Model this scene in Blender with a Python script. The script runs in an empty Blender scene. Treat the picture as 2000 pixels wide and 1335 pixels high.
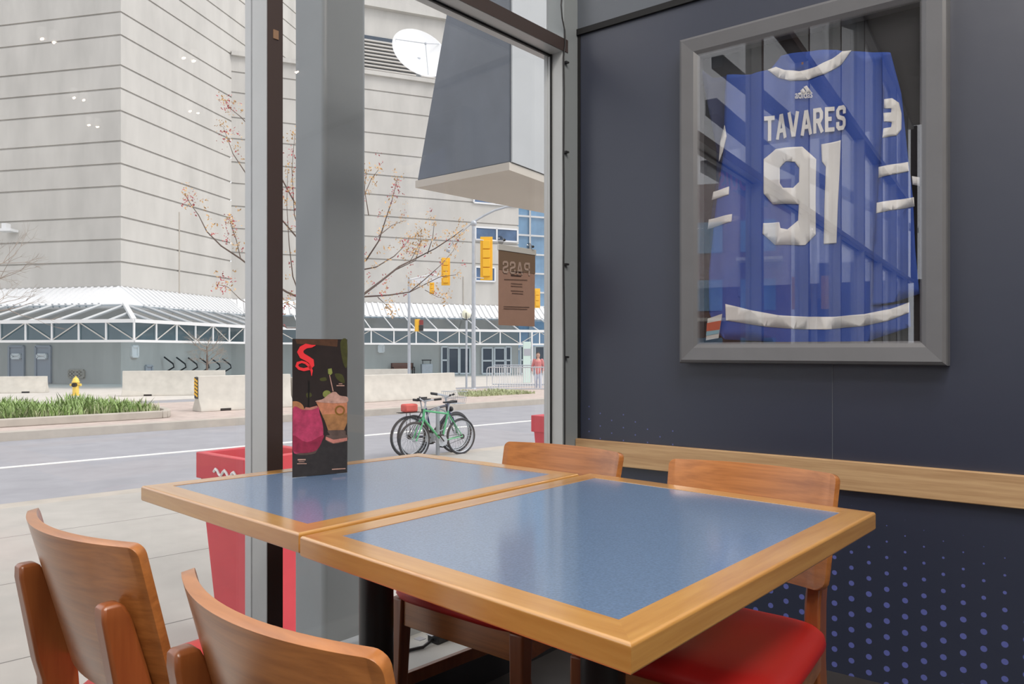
import bpy, bmesh, math, random
from mathutils import Vector, Matrix
random.seed(7)
R = math.radians
sc = bpy.context.scene
COL = sc.collection
# ------------------------------------------------------------------ camera
F = 1480.0; CX = 1000.0; HY = 684.0; CAMZ = 1.05
cd = bpy.data.cameras.new('camera'); cam = bpy.data.objects.new('camera', cd); COL.objects.link(cam)
cd.sensor_width = 36; cd.sensor_fit = 'HORIZONTAL'; cd.lens = F / 2000 * 36
cd.shift_y = (HY - 667.5) / 2000; cd.clip_start = 0.02; cd.clip_end = 600
cam.location = (0, 0, CAMZ); cam.rotation_euler = (R(90), 0, 0)
sc.camera = cam
# ------------------------------------------------------------------ world, sun, exposure
sc.view_settings.view_transform = 'Standard'; sc.view_settings.look = 'None'
sc.view_settings.gamma = 1; sc.view_settings.use_curve_mapping = False
sc.view_settings.exposure = 0.55
w = bpy.data.worlds.new('world'); sc.world = w; w.use_nodes = True
nt = w.node_tree; bg = nt.nodes['Background']
tc = nt.nodes.new('ShaderNodeTexCoord'); sp = nt.nodes.new('ShaderNodeSeparateXYZ')
cr = nt.nodes.new('ShaderNodeValToRGB')
nt.links.new(tc.outputs['Generated'], sp.inputs[0]); nt.links.new(sp.outputs['Z'], cr.inputs[0])
cr.color_ramp.elements[0].position = 0.0; cr.color_ramp.elements[0].color = (0.80, 0.84, 0.90, 1)
cr.color_ramp.elements[1].position = 0.7; cr.color_ramp.elements[1].color = (1.0, 1.0, 1.0, 1)
nt.links.new(cr.outputs[0], bg.inputs['Color']); bg.inputs['Strength'].default_value = 0.96
sd = bpy.data.lights.new('sun', 'SUN'); sun = bpy.data.objects.new('sun', sd); COL.objects.link(sun)
sd.energy = 1.35; sd.angle = R(25); sd.color = (1, 0.97, 0.93); sun.rotation_euler = (R(42), 0, R(75))
# area lights added to brighten the room; their unseen ceiling panels are made up
FILL_PANELS = [(0.9, 0.2), (-0.5, -1.4), (1.9, -1.2), (0.4, -3.2), (2.9, -3.2)]
CEIL = 5.0
for (x, y) in FILL_PANELS:
    ld = bpy.data.lights.new('fill_light', 'AREA'); ld.shape = 'RECTANGLE'; ld.size = 1.15; ld.size_y = 0.55
    ld.energy = 60; ld.color = (1, 0.93, 0.84)
    lo = bpy.data.objects.new('fill_light', ld); COL.objects.link(lo); lo.location = (x, y, CEIL - 0.05)

# ------------------------------------------------------------------ helpers
def G(px, py, z):
    d = F * (CAMZ - z) / (py - HY)
    return Vector(((px - CX) / F * d, d, z))
def D(px, py, d):
    return Vector(((px - CX) / F * d, d, CAMZ + (HY - py) / F * d))
def tag(o, label=None, cat=None, group=None, kind=None):
    if label: o['label'] = label
    if cat: o['category'] = cat
    if group: o['group'] = group
    if kind: o['kind'] = kind
    return o
def empty(name, loc=(0, 0, 0), rz=0, label=None, cat=None, group=None, kind=None):
    o = bpy.data.objects.new(name, None); COL.objects.link(o); o.empty_display_size = 0.05
    o.location = loc; o.rotation_euler = (0, 0, rz)
    return tag(o, label, cat, group, kind)
def copy_tree(o, parent=None):
    c = o.copy(); COL.objects.link(c); c.parent = parent
    for ch in list(o.children): copy_tree(ch, c)
    return c
class MB:
    def __init__(s): s.bm = bmesh.new()
    def box(s, c, size, m=None):
        r = bmesh.ops.create_cube(s.bm, size=1)
        M = Matrix.Translation(Vector(c)) @ (m or Matrix()) @ Matrix.Diagonal((size[0], size[1], size[2], 1))
        bmesh.ops.transform(s.bm, matrix=M, verts=r['verts']); return s
    def b2(s, a, b):
        a = Vector(a); b = Vector(b)
        return s.box((a + b) / 2, (abs(b.x - a.x), abs(b.y - a.y), abs(b.z - a.z)))
    def loft(s, rings, cap=True, close=False):
        vs = [[s.bm.verts.new(p) for p in r] for r in rings]
        n = len(vs[0])
        prs = list(zip(vs, vs[1:]))
        if close: prs.append((vs[-1], vs[0]))
        for a, b in prs:
            for i in range(n):
                j = (i + 1) % n
                try: s.bm.faces.new((a[i], a[j], b[j], b[i]))
                except ValueError: pass
        if cap and not close:
            try: s.bm.faces.new(vs[0][::-1]); s.bm.faces.new(vs[-1])
            except ValueError: pass
        return s
    def tube(s, pts, r, n=8, close=False):
        pts = [Vector(p) for p in pts]; k = len(pts)
        rad = r if isinstance(r, (list, tuple)) else [r] * k
        rings = []; prev = None
        for i, p in enumerate(pts):
            if close: t = pts[(i + 1) % k] - pts[i - 1]
            else: t = pts[min(i + 1, k - 1)] - pts[max(i - 1, 0)]
            t.normalize()
            if prev is None:
                up = Vector((0, 0, 1)) if abs(t.z) < 0.95 else Vector((1, 0, 0))
                a = t.cross(up).normalized()
            else:
                a = (prev - t * prev.dot(t)).normalized()
            prev = a; b = t.cross(a)
            rings.append([p + (a * math.cos(2 * math.pi * j / n) + b * math.sin(2 * math.pi * j / n)) * rad[i] for j in range(n)])
        return s.loft(rings, close=close)
    def bar(s, a, b, wx, wy, up=(0, 0, 1)):
        a = Vector(a); b = Vector(b); t = (b - a).normalized(); up = Vector(up)
        if abs(t.dot(up)) > 0.98: up = Vector((0, 1, 0))
        x = t.cross(up).normalized(); y = x.cross(t)
        def ring(p): return [p + x * sx * wx / 2 + y * sy * wy / 2 for sx, sy in ((-1, -1), (1, -1), (1, 1), (-1, 1))]
        return s.loft([ring(a), ring(b)])
    def prism(s, poly, h, axis='z', base=0):
        # polygon (2D) extruded; axis z: (x,y)->z, axis y: (x,z)->y
        def P(p, v): return (p[0], p[1], v) if axis == 'z' else ((p[0], v, p[1]) if axis == 'y' else (v, p[0], p[1]))
        return s.loft([[P(p, base) for p in poly], [P(p, base + h) for p in poly]])
    def lathe(s, prof, n=24, c=(0, 0, 0)):
        c = Vector(c)
        rings = [[c + Vector((r * math.cos(2 * math.pi * j / n), r * math.sin(2 * math.pi * j / n), z)) for j in range(n)] for r, z in prof]
        return s.loft(rings)
    def ball(s, c, r, u=12, v=8, sc_=(1, 1, 1)):
        q = bmesh.ops.create_uvsphere(s.bm, u_segments=u, v_segments=v, radius=r)
        bmesh.ops.transform(s.bm, matrix=Matrix.Translation(Vector(c)) @ Matrix.Diagonal((*sc_, 1)), verts=q['verts']); return s
    def build(s, name, mat, parent=None, smooth=False, bevel=0, seg=2, keep=False, kind=None):
        bmesh.ops.recalc_face_normals(s.bm, faces=s.bm.faces)
        me = bpy.data.meshes.new(name); s.bm.to_mesh(me); s.bm.free()
        if mat: me.materials.append(mat)
        o = bpy.data.objects.new(name, me); COL.objects.link(o)
        if parent: o.parent = parent
        if smooth:
            for p in me.polygons: p.use_smooth = True
            if smooth != 'all': me.set_sharp_from_angle(angle=R(38))
        if bevel:
            b = o.modifiers.new('bevel', 'BEVEL'); b.width = bevel; b.segments = seg; b.limit_method = 'ANGLE'; b.angle_limit = R(35)
            for p in me.polygons: p.use_smooth = True
            me.set_sharp_from_angle(angle=R(60))
            b.harden_normals = False
        if kind: o['kind'] = kind
        return o
def flat(name, loops, mat, parent, fn, cut=None, cz=None):
    """filled flat shape: loops of 2D points (first outer, others holes); fn maps (x,z) -> 3D"""
    bm = bmesh.new(); ed = []
    for lp in loops:
        vs = [bm.verts.new((p[0], 0, p[1])) for p in lp]
        for i in range(len(vs)): ed.append(bm.edges.new((vs[i], vs[(i + 1) % len(vs)])))
    bmesh.ops.triangle_fill(bm, use_beauty=True, use_dissolve=False, edges=ed)
    xs = [v.co.x for v in bm.verts]; zs = [v.co.z for v in bm.verts]
    if cut:
        k = math.floor(min(xs) / cut)
        while k * cut < max(xs):
            g = bm.verts[:] + bm.edges[:] + bm.faces[:]
            bmesh.ops.bisect_plane(bm, geom=g, plane_co=(k * cut, 0, 0), plane_no=(1, 0, 0)); k += 1
    if cz:
        k = math.floor(min(zs) / cz)
        while k * cz < max(zs):
            g = bm.verts[:] + bm.edges[:] + bm.faces[:]
            bmesh.ops.bisect_plane(bm, geom=g, plane_co=(0, 0, k * cz), plane_no=(0, 0, 1)); k += 1
    for v in bm.verts: v.co = Vector(fn(v.co.x, v.co.z))
    me = bpy.data.meshes.new(name); bm.to_mesh(me); bm.free(); me.materials.append(mat)
    o = bpy.data.objects.new(name, me); COL.objects.link(o); o.parent = parent
    for p in me.polygons: p.use_smooth = True
    return o
def solid(o, t, off=-1, bev=0):
    m = o.modifiers.new('solid', 'SOLIDIFY'); m.thickness = t; m.offset = off
    if bev:
        b = o.modifiers.new('bevel', 'BEVEL'); b.width = bev; b.segments = 3; b.limit_method = 'ANGLE'; b.angle_limit = R(40)
    return o

# ------------------------------------------------------------------ materials
def mat(name, col, rough=0.6, metal=0.0, var=0.0, scale=8.0, bump=0.0, stretch=(1, 1, 1), coat=0.0, spec=None, emit=None):
    m = bpy.data.materials.new(name); m.use_nodes = True; t = m.node_tree; b = t.nodes['Principled BSDF']
    b.inputs['Base Color'].default_value = (*col, 1); b.inputs['Roughness'].default_value = rough; b.inputs['Metallic'].default_value = metal
    if coat: b.inputs['Coat Weight'].default_value = coat; b.inputs['Coat Roughness'].default_value = 0.12
    if spec is not None: b.inputs['Specular IOR Level'].default_value = spec
    if emit: b.inputs['Emission Color'].default_value = (*emit[0], 1); b.inputs['Emission Strength'].default_value = emit[1]
    if var or bump:
        c = t.nodes.new('ShaderNodeTexCoord'); mp = t.nodes.new('ShaderNodeMapping'); mp.inputs['Scale'].default_value = stretch
        n = t.nodes.new('ShaderNodeTexNoise'); n.inputs['Scale'].default_value = scale; n.inputs['Detail'].default_value = 6; n.inputs['Roughness'].default_value = 0.6
        t.links.new(c.outputs['Object'], mp.inputs[0]); t.links.new(mp.outputs[0], n.inputs[0])
        if var:
            r = t.nodes.new('ShaderNodeValToRGB')
            r.color_ramp.elements[0].position = 0.3; r.color_ramp.elements[1].position = 0.7
            r.color_ramp.elements[0].color = (*[max(0, x * (1 - var)) for x in col], 1)
            r.color_ramp.elements[1].color = (*[min(1, x * (1 + var)) for x in col], 1)
            t.links.new(n.outputs[0], r.inputs[0]); t.links.new(r.outputs[0], b.inputs['Base Color'])
        if bump:
            bp = t.nodes.new('ShaderNodeBump'); bp.inputs['Strength'].default_value = bump; bp.inputs['Distance'].default_value = 0.01
            t.links.new(n.outputs[0], bp.inputs['Height']); t.links.new(bp.outputs[0], b.inputs['Normal'])
    return m
def wood(name, dark, light, axis='x', rough=0.32, scale=1.0, coat=0.25):
    m = bpy.data.materials.new(name); m.use_nodes = True; t = m.node_tree; b = t.nodes['Principled BSDF']
    c = t.nodes.new('ShaderNodeTexCoord'); mp = t.nodes.new('ShaderNodeMapping')
    st = {'x': (1.3, 14, 30), 'y': (14, 1.0, 14), 'z': (14, 14, 1.0)}[axis]
    mp.inputs['Scale'].default_value = [v * scale for v in st]
    n = t.nodes.new('ShaderNodeTexNoise'); n.inputs['Scale'].default_value = 2.0; n.inputs['Detail'].default_value = 8; n.inputs['Roughness'].default_value = 0.55; n.inputs['Distortion'].default_value = 0.6
    n2 = t.nodes.new('ShaderNodeTexNoise'); n2.inputs['Scale'].default_value = 9.0; n2.inputs['Detail'].default_value = 4
    mx = t.nodes.new('ShaderNodeMath'); mx.operation = 'MULTIPLY_ADD'; mx.inputs[1].default_value = 0.35
    t.links.new(c.outputs['Object'], mp.inputs[0]); t.links.new(mp.outputs[0], n.inputs[0]); t.links.new(mp.outputs[0], n2.inputs[0])
    t.links.new(n2.outputs[0], mx.inputs[0]); t.links.new(n.outputs[0], mx.inputs[2])
    r = t.nodes.new('ShaderNodeValToRGB'); r.color_ramp.elements[0].position = 0.47; r.color_ramp.elements[1].position = 0.84
    r.color_ramp.elements[0].color = (*dark, 1); r.color_ramp.elements[1].color = (*light, 1)
    t.links.new(mx.outputs[0], r.inputs[0]); t.links.new(r.outputs[0], b.inputs['Base Color'])
    b.inputs['Roughness'].default_value = rough; b.inputs['Coat Weight'].default_value = coat; b.inputs['Coat Roughness'].default_value = 0.18
    return m
def glass_mat(name, ior=1.45, tint=(0.985, 0.98, 0.982), rough=0.0, extra=0.0):
    m = bpy.data.materials.new(name); m.use_nodes = True; t = m.node_tree; t.nodes.clear()
    o = t.nodes.new('ShaderNodeOutputMaterial'); mx = t.nodes.new('ShaderNodeMixShader')
    tr = t.nodes.new('ShaderNodeBsdfTransparent'); tr.inputs[0].default_value = (*tint, 1)
    gl = t.nodes.new('ShaderNodeBsdfGlossy'); gl.inputs['Roughness'].default_value = rough
    lw = t.nodes.new('ShaderNodeLayerWeight'); lw.inputs[0].default_value = 0.5
    pw = t.nodes.new('ShaderNodeMath'); pw.operation = 'POWER'; pw.inputs[1].default_value = 5
    f0 = ((ior - 1) / (ior + 1)) ** 2 + extra
    ad = t.nodes.new('ShaderNodeMath'); ad.operation = 'MULTIPLY_ADD'; ad.inputs[1].default_value = 1 - f0; ad.inputs[2].default_value = f0
    t.links.new(lw.outputs['Facing'], pw.inputs[0]); t.links.new(pw.outputs[0], ad.inputs[0])
    t.links.new(ad.outputs[0], mx.inputs[0]); t.links.new(tr.outputs[0], mx.inputs[1]); t.links.new(gl.outputs[0], mx.inputs[2]); t.links.new(mx.outputs[0], o.inputs[0])
    return m
M = {}
M['conc'] = mat('concrete', (0.53, 0.515, 0.485), 0.9, var=0.10, scale=0.7, stretch=(1, 1, 0.3), bump=0.2)
M['conc_side'] = mat('concrete_barrier', (0.58, 0.555, 0.50), 0.9, var=0.10, scale=3, bump=0.2)
M['asphalt'] = mat('asphalt', (0.32, 0.32, 0.345), 0.9, var=0.08, scale=2, bump=0.2)
M['paving'] = mat('paving', (0.58, 0.55, 0.51), 0.9, var=0.08, scale=2)
M['brickpave'] = mat('brick_paving', (0.50, 0.42, 0.38), 0.9, var=0.15, scale=4)
M['curb'] = mat('curb', (0.46, 0.42, 0.37), 0.9, var=0.1, scale=3)
M['white'] = mat('white_paint', (0.74, 0.75, 0.76), 0.5)
M['line'] = mat('lane_paint', (0.85, 0.85, 0.80), 0.7, var=0.1, scale=10)
M['cglass'] = None
M['bglass'] = mat('office_glass', (0.20, 0.36, 0.55), 0.08, var=0.25, scale=0.3, spec=0.8)
M['wglass'] = mat('wing_window_glass', (0.09, 0.15, 0.26), 0.08, var=0.4, scale=0.5)
M['dglass'] = mat('dark_glass', (0.05, 0.07, 0.10), 0.1)
M['steel'] = mat('galvanised_steel', (0.46, 0.49, 0.53), 0.45, 0.3, var=0.08, scale=6)
M['louver'] = mat('louver', (0.55, 0.53, 0.50), 0.7)
M['door'] = mat('grey_door', (0.42, 0.43, 0.47), 0.6)
M['yellow'] = mat('signal_yellow', (0.90, 0.50, 0.03), 0.5)
M['hydrant'] = mat('hydrant_yellow', (0.80, 0.58, 0.12), 0.5)
M['black'] = mat('black_plastic', (0.015, 0.015, 0.017), 0.45)
M['rubber'] = mat('rubber', (0.05, 0.05, 0.055), 0.8)
M['leaf'] = mat('leaf', (0.25, 0.36, 0.12), 0.6, var=0.5, scale=6)
M['leaf2'] = mat('leaf_pale', (0.42, 0.46, 0.26), 0.7, var=0.4, scale=6)
M['soil'] = mat('soil', (0.22, 0.17, 0.11), 1, var=0.3, scale=8)
M['bark'] = mat('bark', (0.16, 0.12, 0.10), 0.9)
M['bud'] = mat('bud', (0.62, 0.38, 0.16), 0.7, var=0.6, scale=7)
M['budred'] = mat('bud_red', (0.45, 0.09, 0.10), 0.7, var=0.4, scale=7)
M['planter'] = mat('planter_red', (0.62, 0.06, 0.08), 0.4, var=0.08, scale=3)
M['alu'] = mat('aluminium_frame', (0.50, 0.52, 0.53), 0.42, 0.25, var=0.03, scale=5)
M['bronze'] = mat('bronze_face', (0.055, 0.038, 0.036), 0.45, 0.1)
M['column'] = mat('grey_column_paint', (0.24, 0.265, 0.28), 0.4, var=0.04, scale=3)
M['panelgrey'] = mat('slate_panel', (0.16, 0.185, 0.225), 0.45, var=0.16, scale=1.6)
M['soffit'] = mat('soffit', (0.60, 0.56, 0.50), 0.7, var=0.05, scale=2)
M['navy2'] = mat('navy_upper', (0.075, 0.09, 0.115), 0.45)
M['gasket'] = mat('black_gasket', (0.004, 0.004, 0.005), 0.6)
M['frame'] = mat('frame_grey', (0.155, 0.157, 0.168), 0.35, 0.1, var=0.04, scale=10)
M['ply'] = wood('plywood_face', (0.29, 0.098, 0.023), (0.46, 0.175, 0.046), 'x', 0.30, 1.0)
M['leg'] = wood('beech_leg', (0.20, 0.052, 0.013), (0.31, 0.095, 0.025), 'z', 0.34)
M['edge_x'] = wood('table_edge_x', (0.47, 0.215, 0.045), (0.61, 0.325, 0.085), 'x', 0.30)
M['edge_y'] = wood('table_edge_y', (0.47, 0.215, 0.045), (0.61, 0.325, 0.085), 'y', 0.30)
M['rail'] = wood('rail_oak', (0.40, 0.24, 0.12), (0.56, 0.37, 0.20), 'x', 0.5, 1.0, 0.0)
M['lam'] = mat('blue_laminate', (0.13, 0.215, 0.37), 0.5, var=0.22, scale=260, spec=0.6)
def coat(m, ior, rough, w=1.0):
    b = m.node_tree.nodes['Principled BSDF']; b.inputs['Coat Weight'].default_value = w; b.inputs['Coat IOR'].default_value = ior; b.inputs['Coat Roughness'].default_value = rough
coat(M['lam'], 3.6, 0.13); coat(M['edge_x'], 2.0, 0.17); coat(M['edge_y'], 2.0, 0.17); coat(M['ply'], 1.5, 0.28, .8); coat(M['leg'], 1.5, 0.28, .6)
M['vinyl'] = mat('red_vinyl', (0.52, 0.018, 0.015), 0.42, bump=0.03, scale=200)
M['floor'] = mat('dark_floor', (0.03, 0.027, 0.027), 0.5, var=0.2, scale=5)
M['sill'] = mat('sill', (0.50, 0.50, 0.48), 0.45, var=0.06, scale=6)
M['ceil'] = mat('ceiling_paint', (0.55, 0.54, 0.52), 0.9)
M['backwall'] = mat('back_wall', (0.14, 0.12, 0.11), 0.8)
M['pole'] = mat('pedestal_black', (0.035, 0.035, 0.037), 0.35, 0.3)
M['glass'] = glass_mat('window_glass', 1.45)
M['fglass'] = glass_mat('frame_glass', 1.75, extra=0.05)
M['cglass'] = glass_mat('canopy_glass', 1.5, tint=(0.33, 0.46, 0.54), rough=0.05, extra=0.04)
M['clear'] = glass_mat('clear_plastic', 1.6, tint=(0.72, 0.72, 0.72), rough=0.1)
M['lamp'] = mat('fill_diffuser', (0.9, 0.9, 0.88), 0.5, emit=((1, 0.93, 0.84), 2.5))  # glow of the added fill panels
M['bulb'] = mat('bulb', (1, 0.9, 0.8), 0.5, emit=((1, 0.80, 0.58), 70))
M['red'] = mat('red_print', (0.75, 0.03, 0.04), 0.5)
M['text'] = mat('white_print', (0.85, 0.85, 0.85), 0.5)

# navy wall with halftone dots
def navy():
    m = bpy.data.materials.new('navy_halftone_wall'); m.use_nodes = True; t = m.node_tree; b = t.nodes['Principled BSDF']
    b.inputs['Roughness'].default_value = 0.42
    c = t.nodes.new('ShaderNodeTexCoord'); s = t.nodes.new('ShaderNodeSeparateXYZ'); t.links.new(c.outputs['Object'], s.inputs[0])
    def mth(op, a, b_=None, c_=None):
        n = t.nodes.new('ShaderNodeMath'); n.operation = op
        for i, v in enumerate((a, b_, c_)):
            if v is None: continue
            if isinstance(v, (int, float)): n.inputs[i].default_value = v
            else: t.links.new(v, n.inputs[i])
        return n.outputs[0]
    X, Z = s.outputs['X'], s.outputs['Z']
    sx, sz = 0.104, 0.050
    def grid(ox, oz):
        fx = mth('MULTIPLY', mth('SUBTRACT', mth('FRACT', mth('ADD', mth('DIVIDE', X, sx), ox)), 0.5), sx)
        fz = mth('MULTIPLY', mth('SUBTRACT', mth('FRACT', mth('ADD', mth('DIVIDE', Z, sz), oz)), 0.5), sz)
        return mth('SQRT', mth('ADD', mth('MULTIPLY', fx, fx), mth('MULTIPLY', fz, fz)))
    dist = mth('MINIMUM', grid(0, 0), grid(0.5, 0.5))
    # dot radius grows towards the floor, slightly less towards the right end
    lim = mth('SUBTRACT', mth('MULTIPLY_ADD', mth('ABSOLUTE', mth('SUBTRACT', X, 0.85)), -0.14, 0.60), Z)
    rad = mth('MINIMUM', mth('MULTIPLY', lim, 0.030), 0.0088)
    up = mth('MULTIPLY', mth('LESS_THAN', mth('MULTIPLY_ADD', X, 0.22, Z), 0.85), mth('GREATER_THAN', Z, 0.69))
    up = mth('MULTIPLY', up, mth('LESS_THAN', X, 0.42))
    rad = mth('MAXIMUM', rad, mth('MULTIPLY', up, 0.0028))
    f = mth('LESS_THAN', dist, rad)
    mx = t.nodes.new('ShaderNodeMix'); mx.data_type = 'RGBA'
    mx.inputs['A'].default_value = (0.013, 0.019, 0.045, 1); mx.inputs['B'].default_value = (0.09, 0.11, 0.36, 1)
    t.links.new(f, mx.inputs['Factor']); t.links.new(mx.outputs['Result'], b.inputs['Base Color'])
    n = t.nodes.new('ShaderNodeTexNoise'); n.inputs['Scale'].default_value = 14; bp = t.nodes.new('ShaderNodeBump'); bp.inputs['Strength'].default_value = 0.05; bp.inputs['Distance'].default_value = 0.01
    t.links.new(c.outputs['Object'], n.inputs[0]); t.links.new(n.outputs[0], bp.inputs['Height']); t.links.new(bp.outputs[0], b.inputs['Normal'])
    return m
M['navy'] = navy(); M['navy'].node_tree.nodes['Principled BSDF'].inputs['IOR'].default_value = 1.85; M['navy2'].node_tree.nodes['Principled BSDF'].inputs['IOR'].default_value = 1.9
def joints(name, col, period, off, width, perx=None):
    m = mat(name, col, 0.9, var=0.07, scale=2.5); t = m.node_tree; b = t.nodes['Principled BSDF']
    c = t.nodes.new('ShaderNodeTexCoord'); s = t.nodes.new('ShaderNodeSeparateXYZ'); t.links.new(c.outputs['Object'], s.inputs[0])
    def line(out, per, o, wd):
        a = t.nodes.new('ShaderNodeMath'); a.operation = 'MULTIPLY_ADD'; a.inputs[1].default_value = 1 / per; a.inputs[2].default_value = -o / per + 100.5
        f = t.nodes.new('ShaderNodeMath'); f.operation = 'FRACT'; g = t.nodes.new('ShaderNodeMath'); g.operation = 'SUBTRACT'; g.inputs[1].default_value = 0.5
        h = t.nodes.new('ShaderNodeMath'); h.operation = 'ABSOLUTE'; l = t.nodes.new('ShaderNodeMath'); l.operation = 'LESS_THAN'; l.inputs[1].default_value = wd / per / 2
        t.links.new(out, a.inputs[0]); t.links.new(a.outputs[0], f.inputs[0]); t.links.new(f.outputs[0], g.inputs[0]); t.links.new(g.outputs[0], h.inputs[0]); t.links.new(h.outputs[0], l.inputs[0])
        return l.outputs[0]
    o = line(s.outputs['Y'], period, off, width)
    if perx:
        o2 = line(s.outputs['X'], perx, 0, width); mm = t.nodes.new('ShaderNodeMath'); mm.operation = 'MAXIMUM'
        t.links.new(o, mm.inputs[0]); t.links.new(o2, mm.inputs[1]); o = mm.outputs[0]
    src = b.inputs['Base Color'].links[0].from_socket
    mx = t.nodes.new('ShaderNodeMix'); mx.data_type = 'RGBA'; mx.inputs['B'].default_value = (*[v * 0.42 for v in col], 1)
    t.links.new(o, mx.inputs['Factor']); t.links.new(src, mx.inputs['A']); t.links.new(mx.outputs['Result'], b.inputs['Base Color'])
    return m
M['sidewalk'] = joints('sidewalk_concrete', (0.43, 0.41, 0.38), 1.78, 7.12, 0.016, 7.0)

# ------------------------------------------------------------------ frames of reference
AW = R(41.1); U = Vector((math.sin(AW), math.cos(AW), 0)); NI = Vector((U.y, -U.x, 0))      # window direction, into the room
A0 = Vector(((522 - CX) / F * 2.02, 2.02, 0))
def s_at(px):   # distance along the room face of the window wall seen at column px
    k = (px - CX) / F
    return (k * A0.y - A0.x) / (U.x - k * U.y)
SC = s_at(1129); C = A0 + U * SC                                                           # the corner
WRZ = math.atan2(U.y, U.x)
dv = Vector((1940, -1480, 0)).normalized(); NW = Vector((-dv.y, dv.x, 0))                   # wall direction, into the wall
RRZ = math.atan2(dv.y, dv.x)
def wt(px, py, off=0.0):
    """wall-local (t, z) of a pixel on the plane `off` metres in front of the wall"""
    r = Vector(((px - CX) / F, 1, (HY - py) / F)); o = Vector((0, 0, CAMZ))
    k = ((C - o).dot(NW) - off) / r.dot(NW); p = o + r * k
    return (p - C).dot(dv), p.z
def wl(px, py, ly=0.0):
    """window-local (s, z): plane local y = ly (positive outwards)"""
    r = Vector(((px - CX) / F, 1, (HY - py) / F)); o = Vector((0, 0, CAMZ)); n = -NI
    k = ((A0 - o).dot(n) + ly) / r.dot(n); p = o + r * k
    return (p - A0).dot(U), p.z
RAILZ = CAMZ - 171 * C.y / F

# ------------------------------------------------------------------ the ground outside (road direction 46.9 deg)
AR = math.atan2(0.683, 0.730); ZG = -0.80; ZI = -0.64
UR = Vector((0.730, 0.683, 0)); NR = Vector((-0.683, 0.730, 0))
def strip(name, y0, y1, ztop, th, m, x0=-70, x1=110):
    o = MB().b2((x0, y0, ztop - th), (x1, y1, ztop)).build(name, m, kind='structure'); o.rotation_euler = (0, 0, AR); return o
strip('sidewalk', -40, 10.55, ZG, 0.3, M['sidewalk'])
strip('curb', 10.55, 10.87, ZG, 0.3, M['curb'])
strip('road', 10.87, 18.50, ZG - 0.02, 0.3, M['asphalt'])
strip('curb', 18.50, 18.85, ZI, 0.4, M['curb'])
strip('median', 18.85, 25.4, ZI, 0.4, M['brickpave'])
strip('curb', 25.4, 25.6, ZI, 0.4, M['curb'])
strip('road', 25.6, 29.6, ZG - 0.02, 0.3, M['asphalt'])
strip('plaza', 29.6, 140, ZG, 0.3, M['paving'], -110, 160)
for (a, b_) in ((-70, 3.2), (3.6, 7.5), (11.7, 60)):
    if a == 3.6: continue
for (a, b_) in ((-60, 110),):
    o = MB().b2((a, 14.28, ZG - 0.02), (b_, 14.42, ZG - 0.012)).build('lane_line', M['line'], kind='structure'); o.rotation_euler = (0, 0, AR)
# the line is broken only to the left of the photo's x=115
# raised grass bed on the median
def rl(px, py, z):
    p = G(px, py, z); return p.dot(UR), p.dot(NR)
bed = empty('raised_grass_bed', (0, 0, 0), AR, 'raised planting bed with a stone kerb on the median, left of the hydrant', 'planting bed')
x1 = 6.9
mb = MB()
mb.b2((-16, 19.75, ZI), (x1 - 0.35, 20.0, ZI + 0.18)).b2((-16, 23.4, ZI), (x1 - 0.35, 23.65, ZI + 0.18))
arc = []
for i in range(13):
    a = -math.pi / 2 + math.pi * i / 12
    arc.append((x1 - 0.35 + 0.55 * math.cos(a) * 1.0, 21.7 + 1.95 * math.sin(a)))
inn = [(x1 - 0.35 + 0.36 * math.cos(-math.pi / 2 + math.pi * i / 12), 21.7 + 1.70 * math.sin(-math.pi / 2 + math.pi * i / 12)) for i in range(13)]
for i in range(12):
    mb.prism([arc[i], arc[i + 1], inn[i + 1], inn[i]], 0.18, 'z', ZI)
mb.build('stone_kerb', M['curb'], bed, bevel=0.02)
MB().b2((-16, 20.0, ZI), (x1 - 0.2, 23.4, ZI + 0.12)).build('soil', M['soil'], bed)
def blades(n, x0, x1_, y0, y1_, z, hmin, hmax, wid, m, name, parent=None, rz=0, label=None):
    bm = bmesh.new()
    for i in range(n):
        x = random.uniform(x0, x1_); y = random.uniform(y0, y1_); h = random.uniform(hmin, hmax) * (0.6 + 0.4 * math.sin(x * 2.1) ** 2)
        a = random.uniform(0, 6.28); l = random.uniform(0.1, 0.75) * h; dx, dy = math.cos(a) * l, math.sin(a) * l
        px_, py_ = -math.sin(a) * wid, math.cos(a) * wid
        v = [bm.verts.new(p) for p in ((x - px_, y - py_, z), (x + px_, y + py_, z), (x + dx * .35 + px_, y + dy * .35 + py_, z + h * .6), (x + dx * .35 - px_, y + dy * .35 - py_, z + h * .6), (x + dx, y + dy, z + h))]
        bm.faces.new(v[:4]); bm.faces.new((v[3], v[2], v[4]))
    me = bpy.data.meshes.new(name); bm.to_mesh(me); bm.free(); me.materials.append(m)
    o = bpy.data.objects.new(name, me); COL.objects.link(o); o.rotation_euler = (0, 0, rz); o.parent = parent; return o
g1 = blades(5200, -3, x1 - 0.5, 20.05, 23.2, ZI + 0.11, 0.22, 0.52, 0.018, M['leaf'], 'grass', None, AR)
tag(g1, 'dense green strap-leaved grass filling the raised bed on the median', 'grass', kind='stuff')
g2 = blades(6000, -3, x1 - 0.3, 20.02, 22.2, ZI + 0.11, 0.12, 0.34, 0.010, M['leaf2'], 'low_weeds', None, AR)
tag(g2, 'pale fine weeds along the front edge of the raised bed', 'weeds', kind='stuff')
pa = G(905, 771, ZI); pb = G(1010, 771, ZI)
xa, xb = pa.dot(UR), pb.dot(UR); yy = pa.dot(NR)
g3 = blades(1800, xa - 0.5, xb + 1.2, yy - 1.2, yy + 0.8, ZI, 0.06, 0.22, 0.016, M['leaf2'], 'low_weeds', None, AR)
tag(g3, 'patch of short weeds at the foot of the tall traffic pole', 'weeds', kind='stuff')

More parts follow.
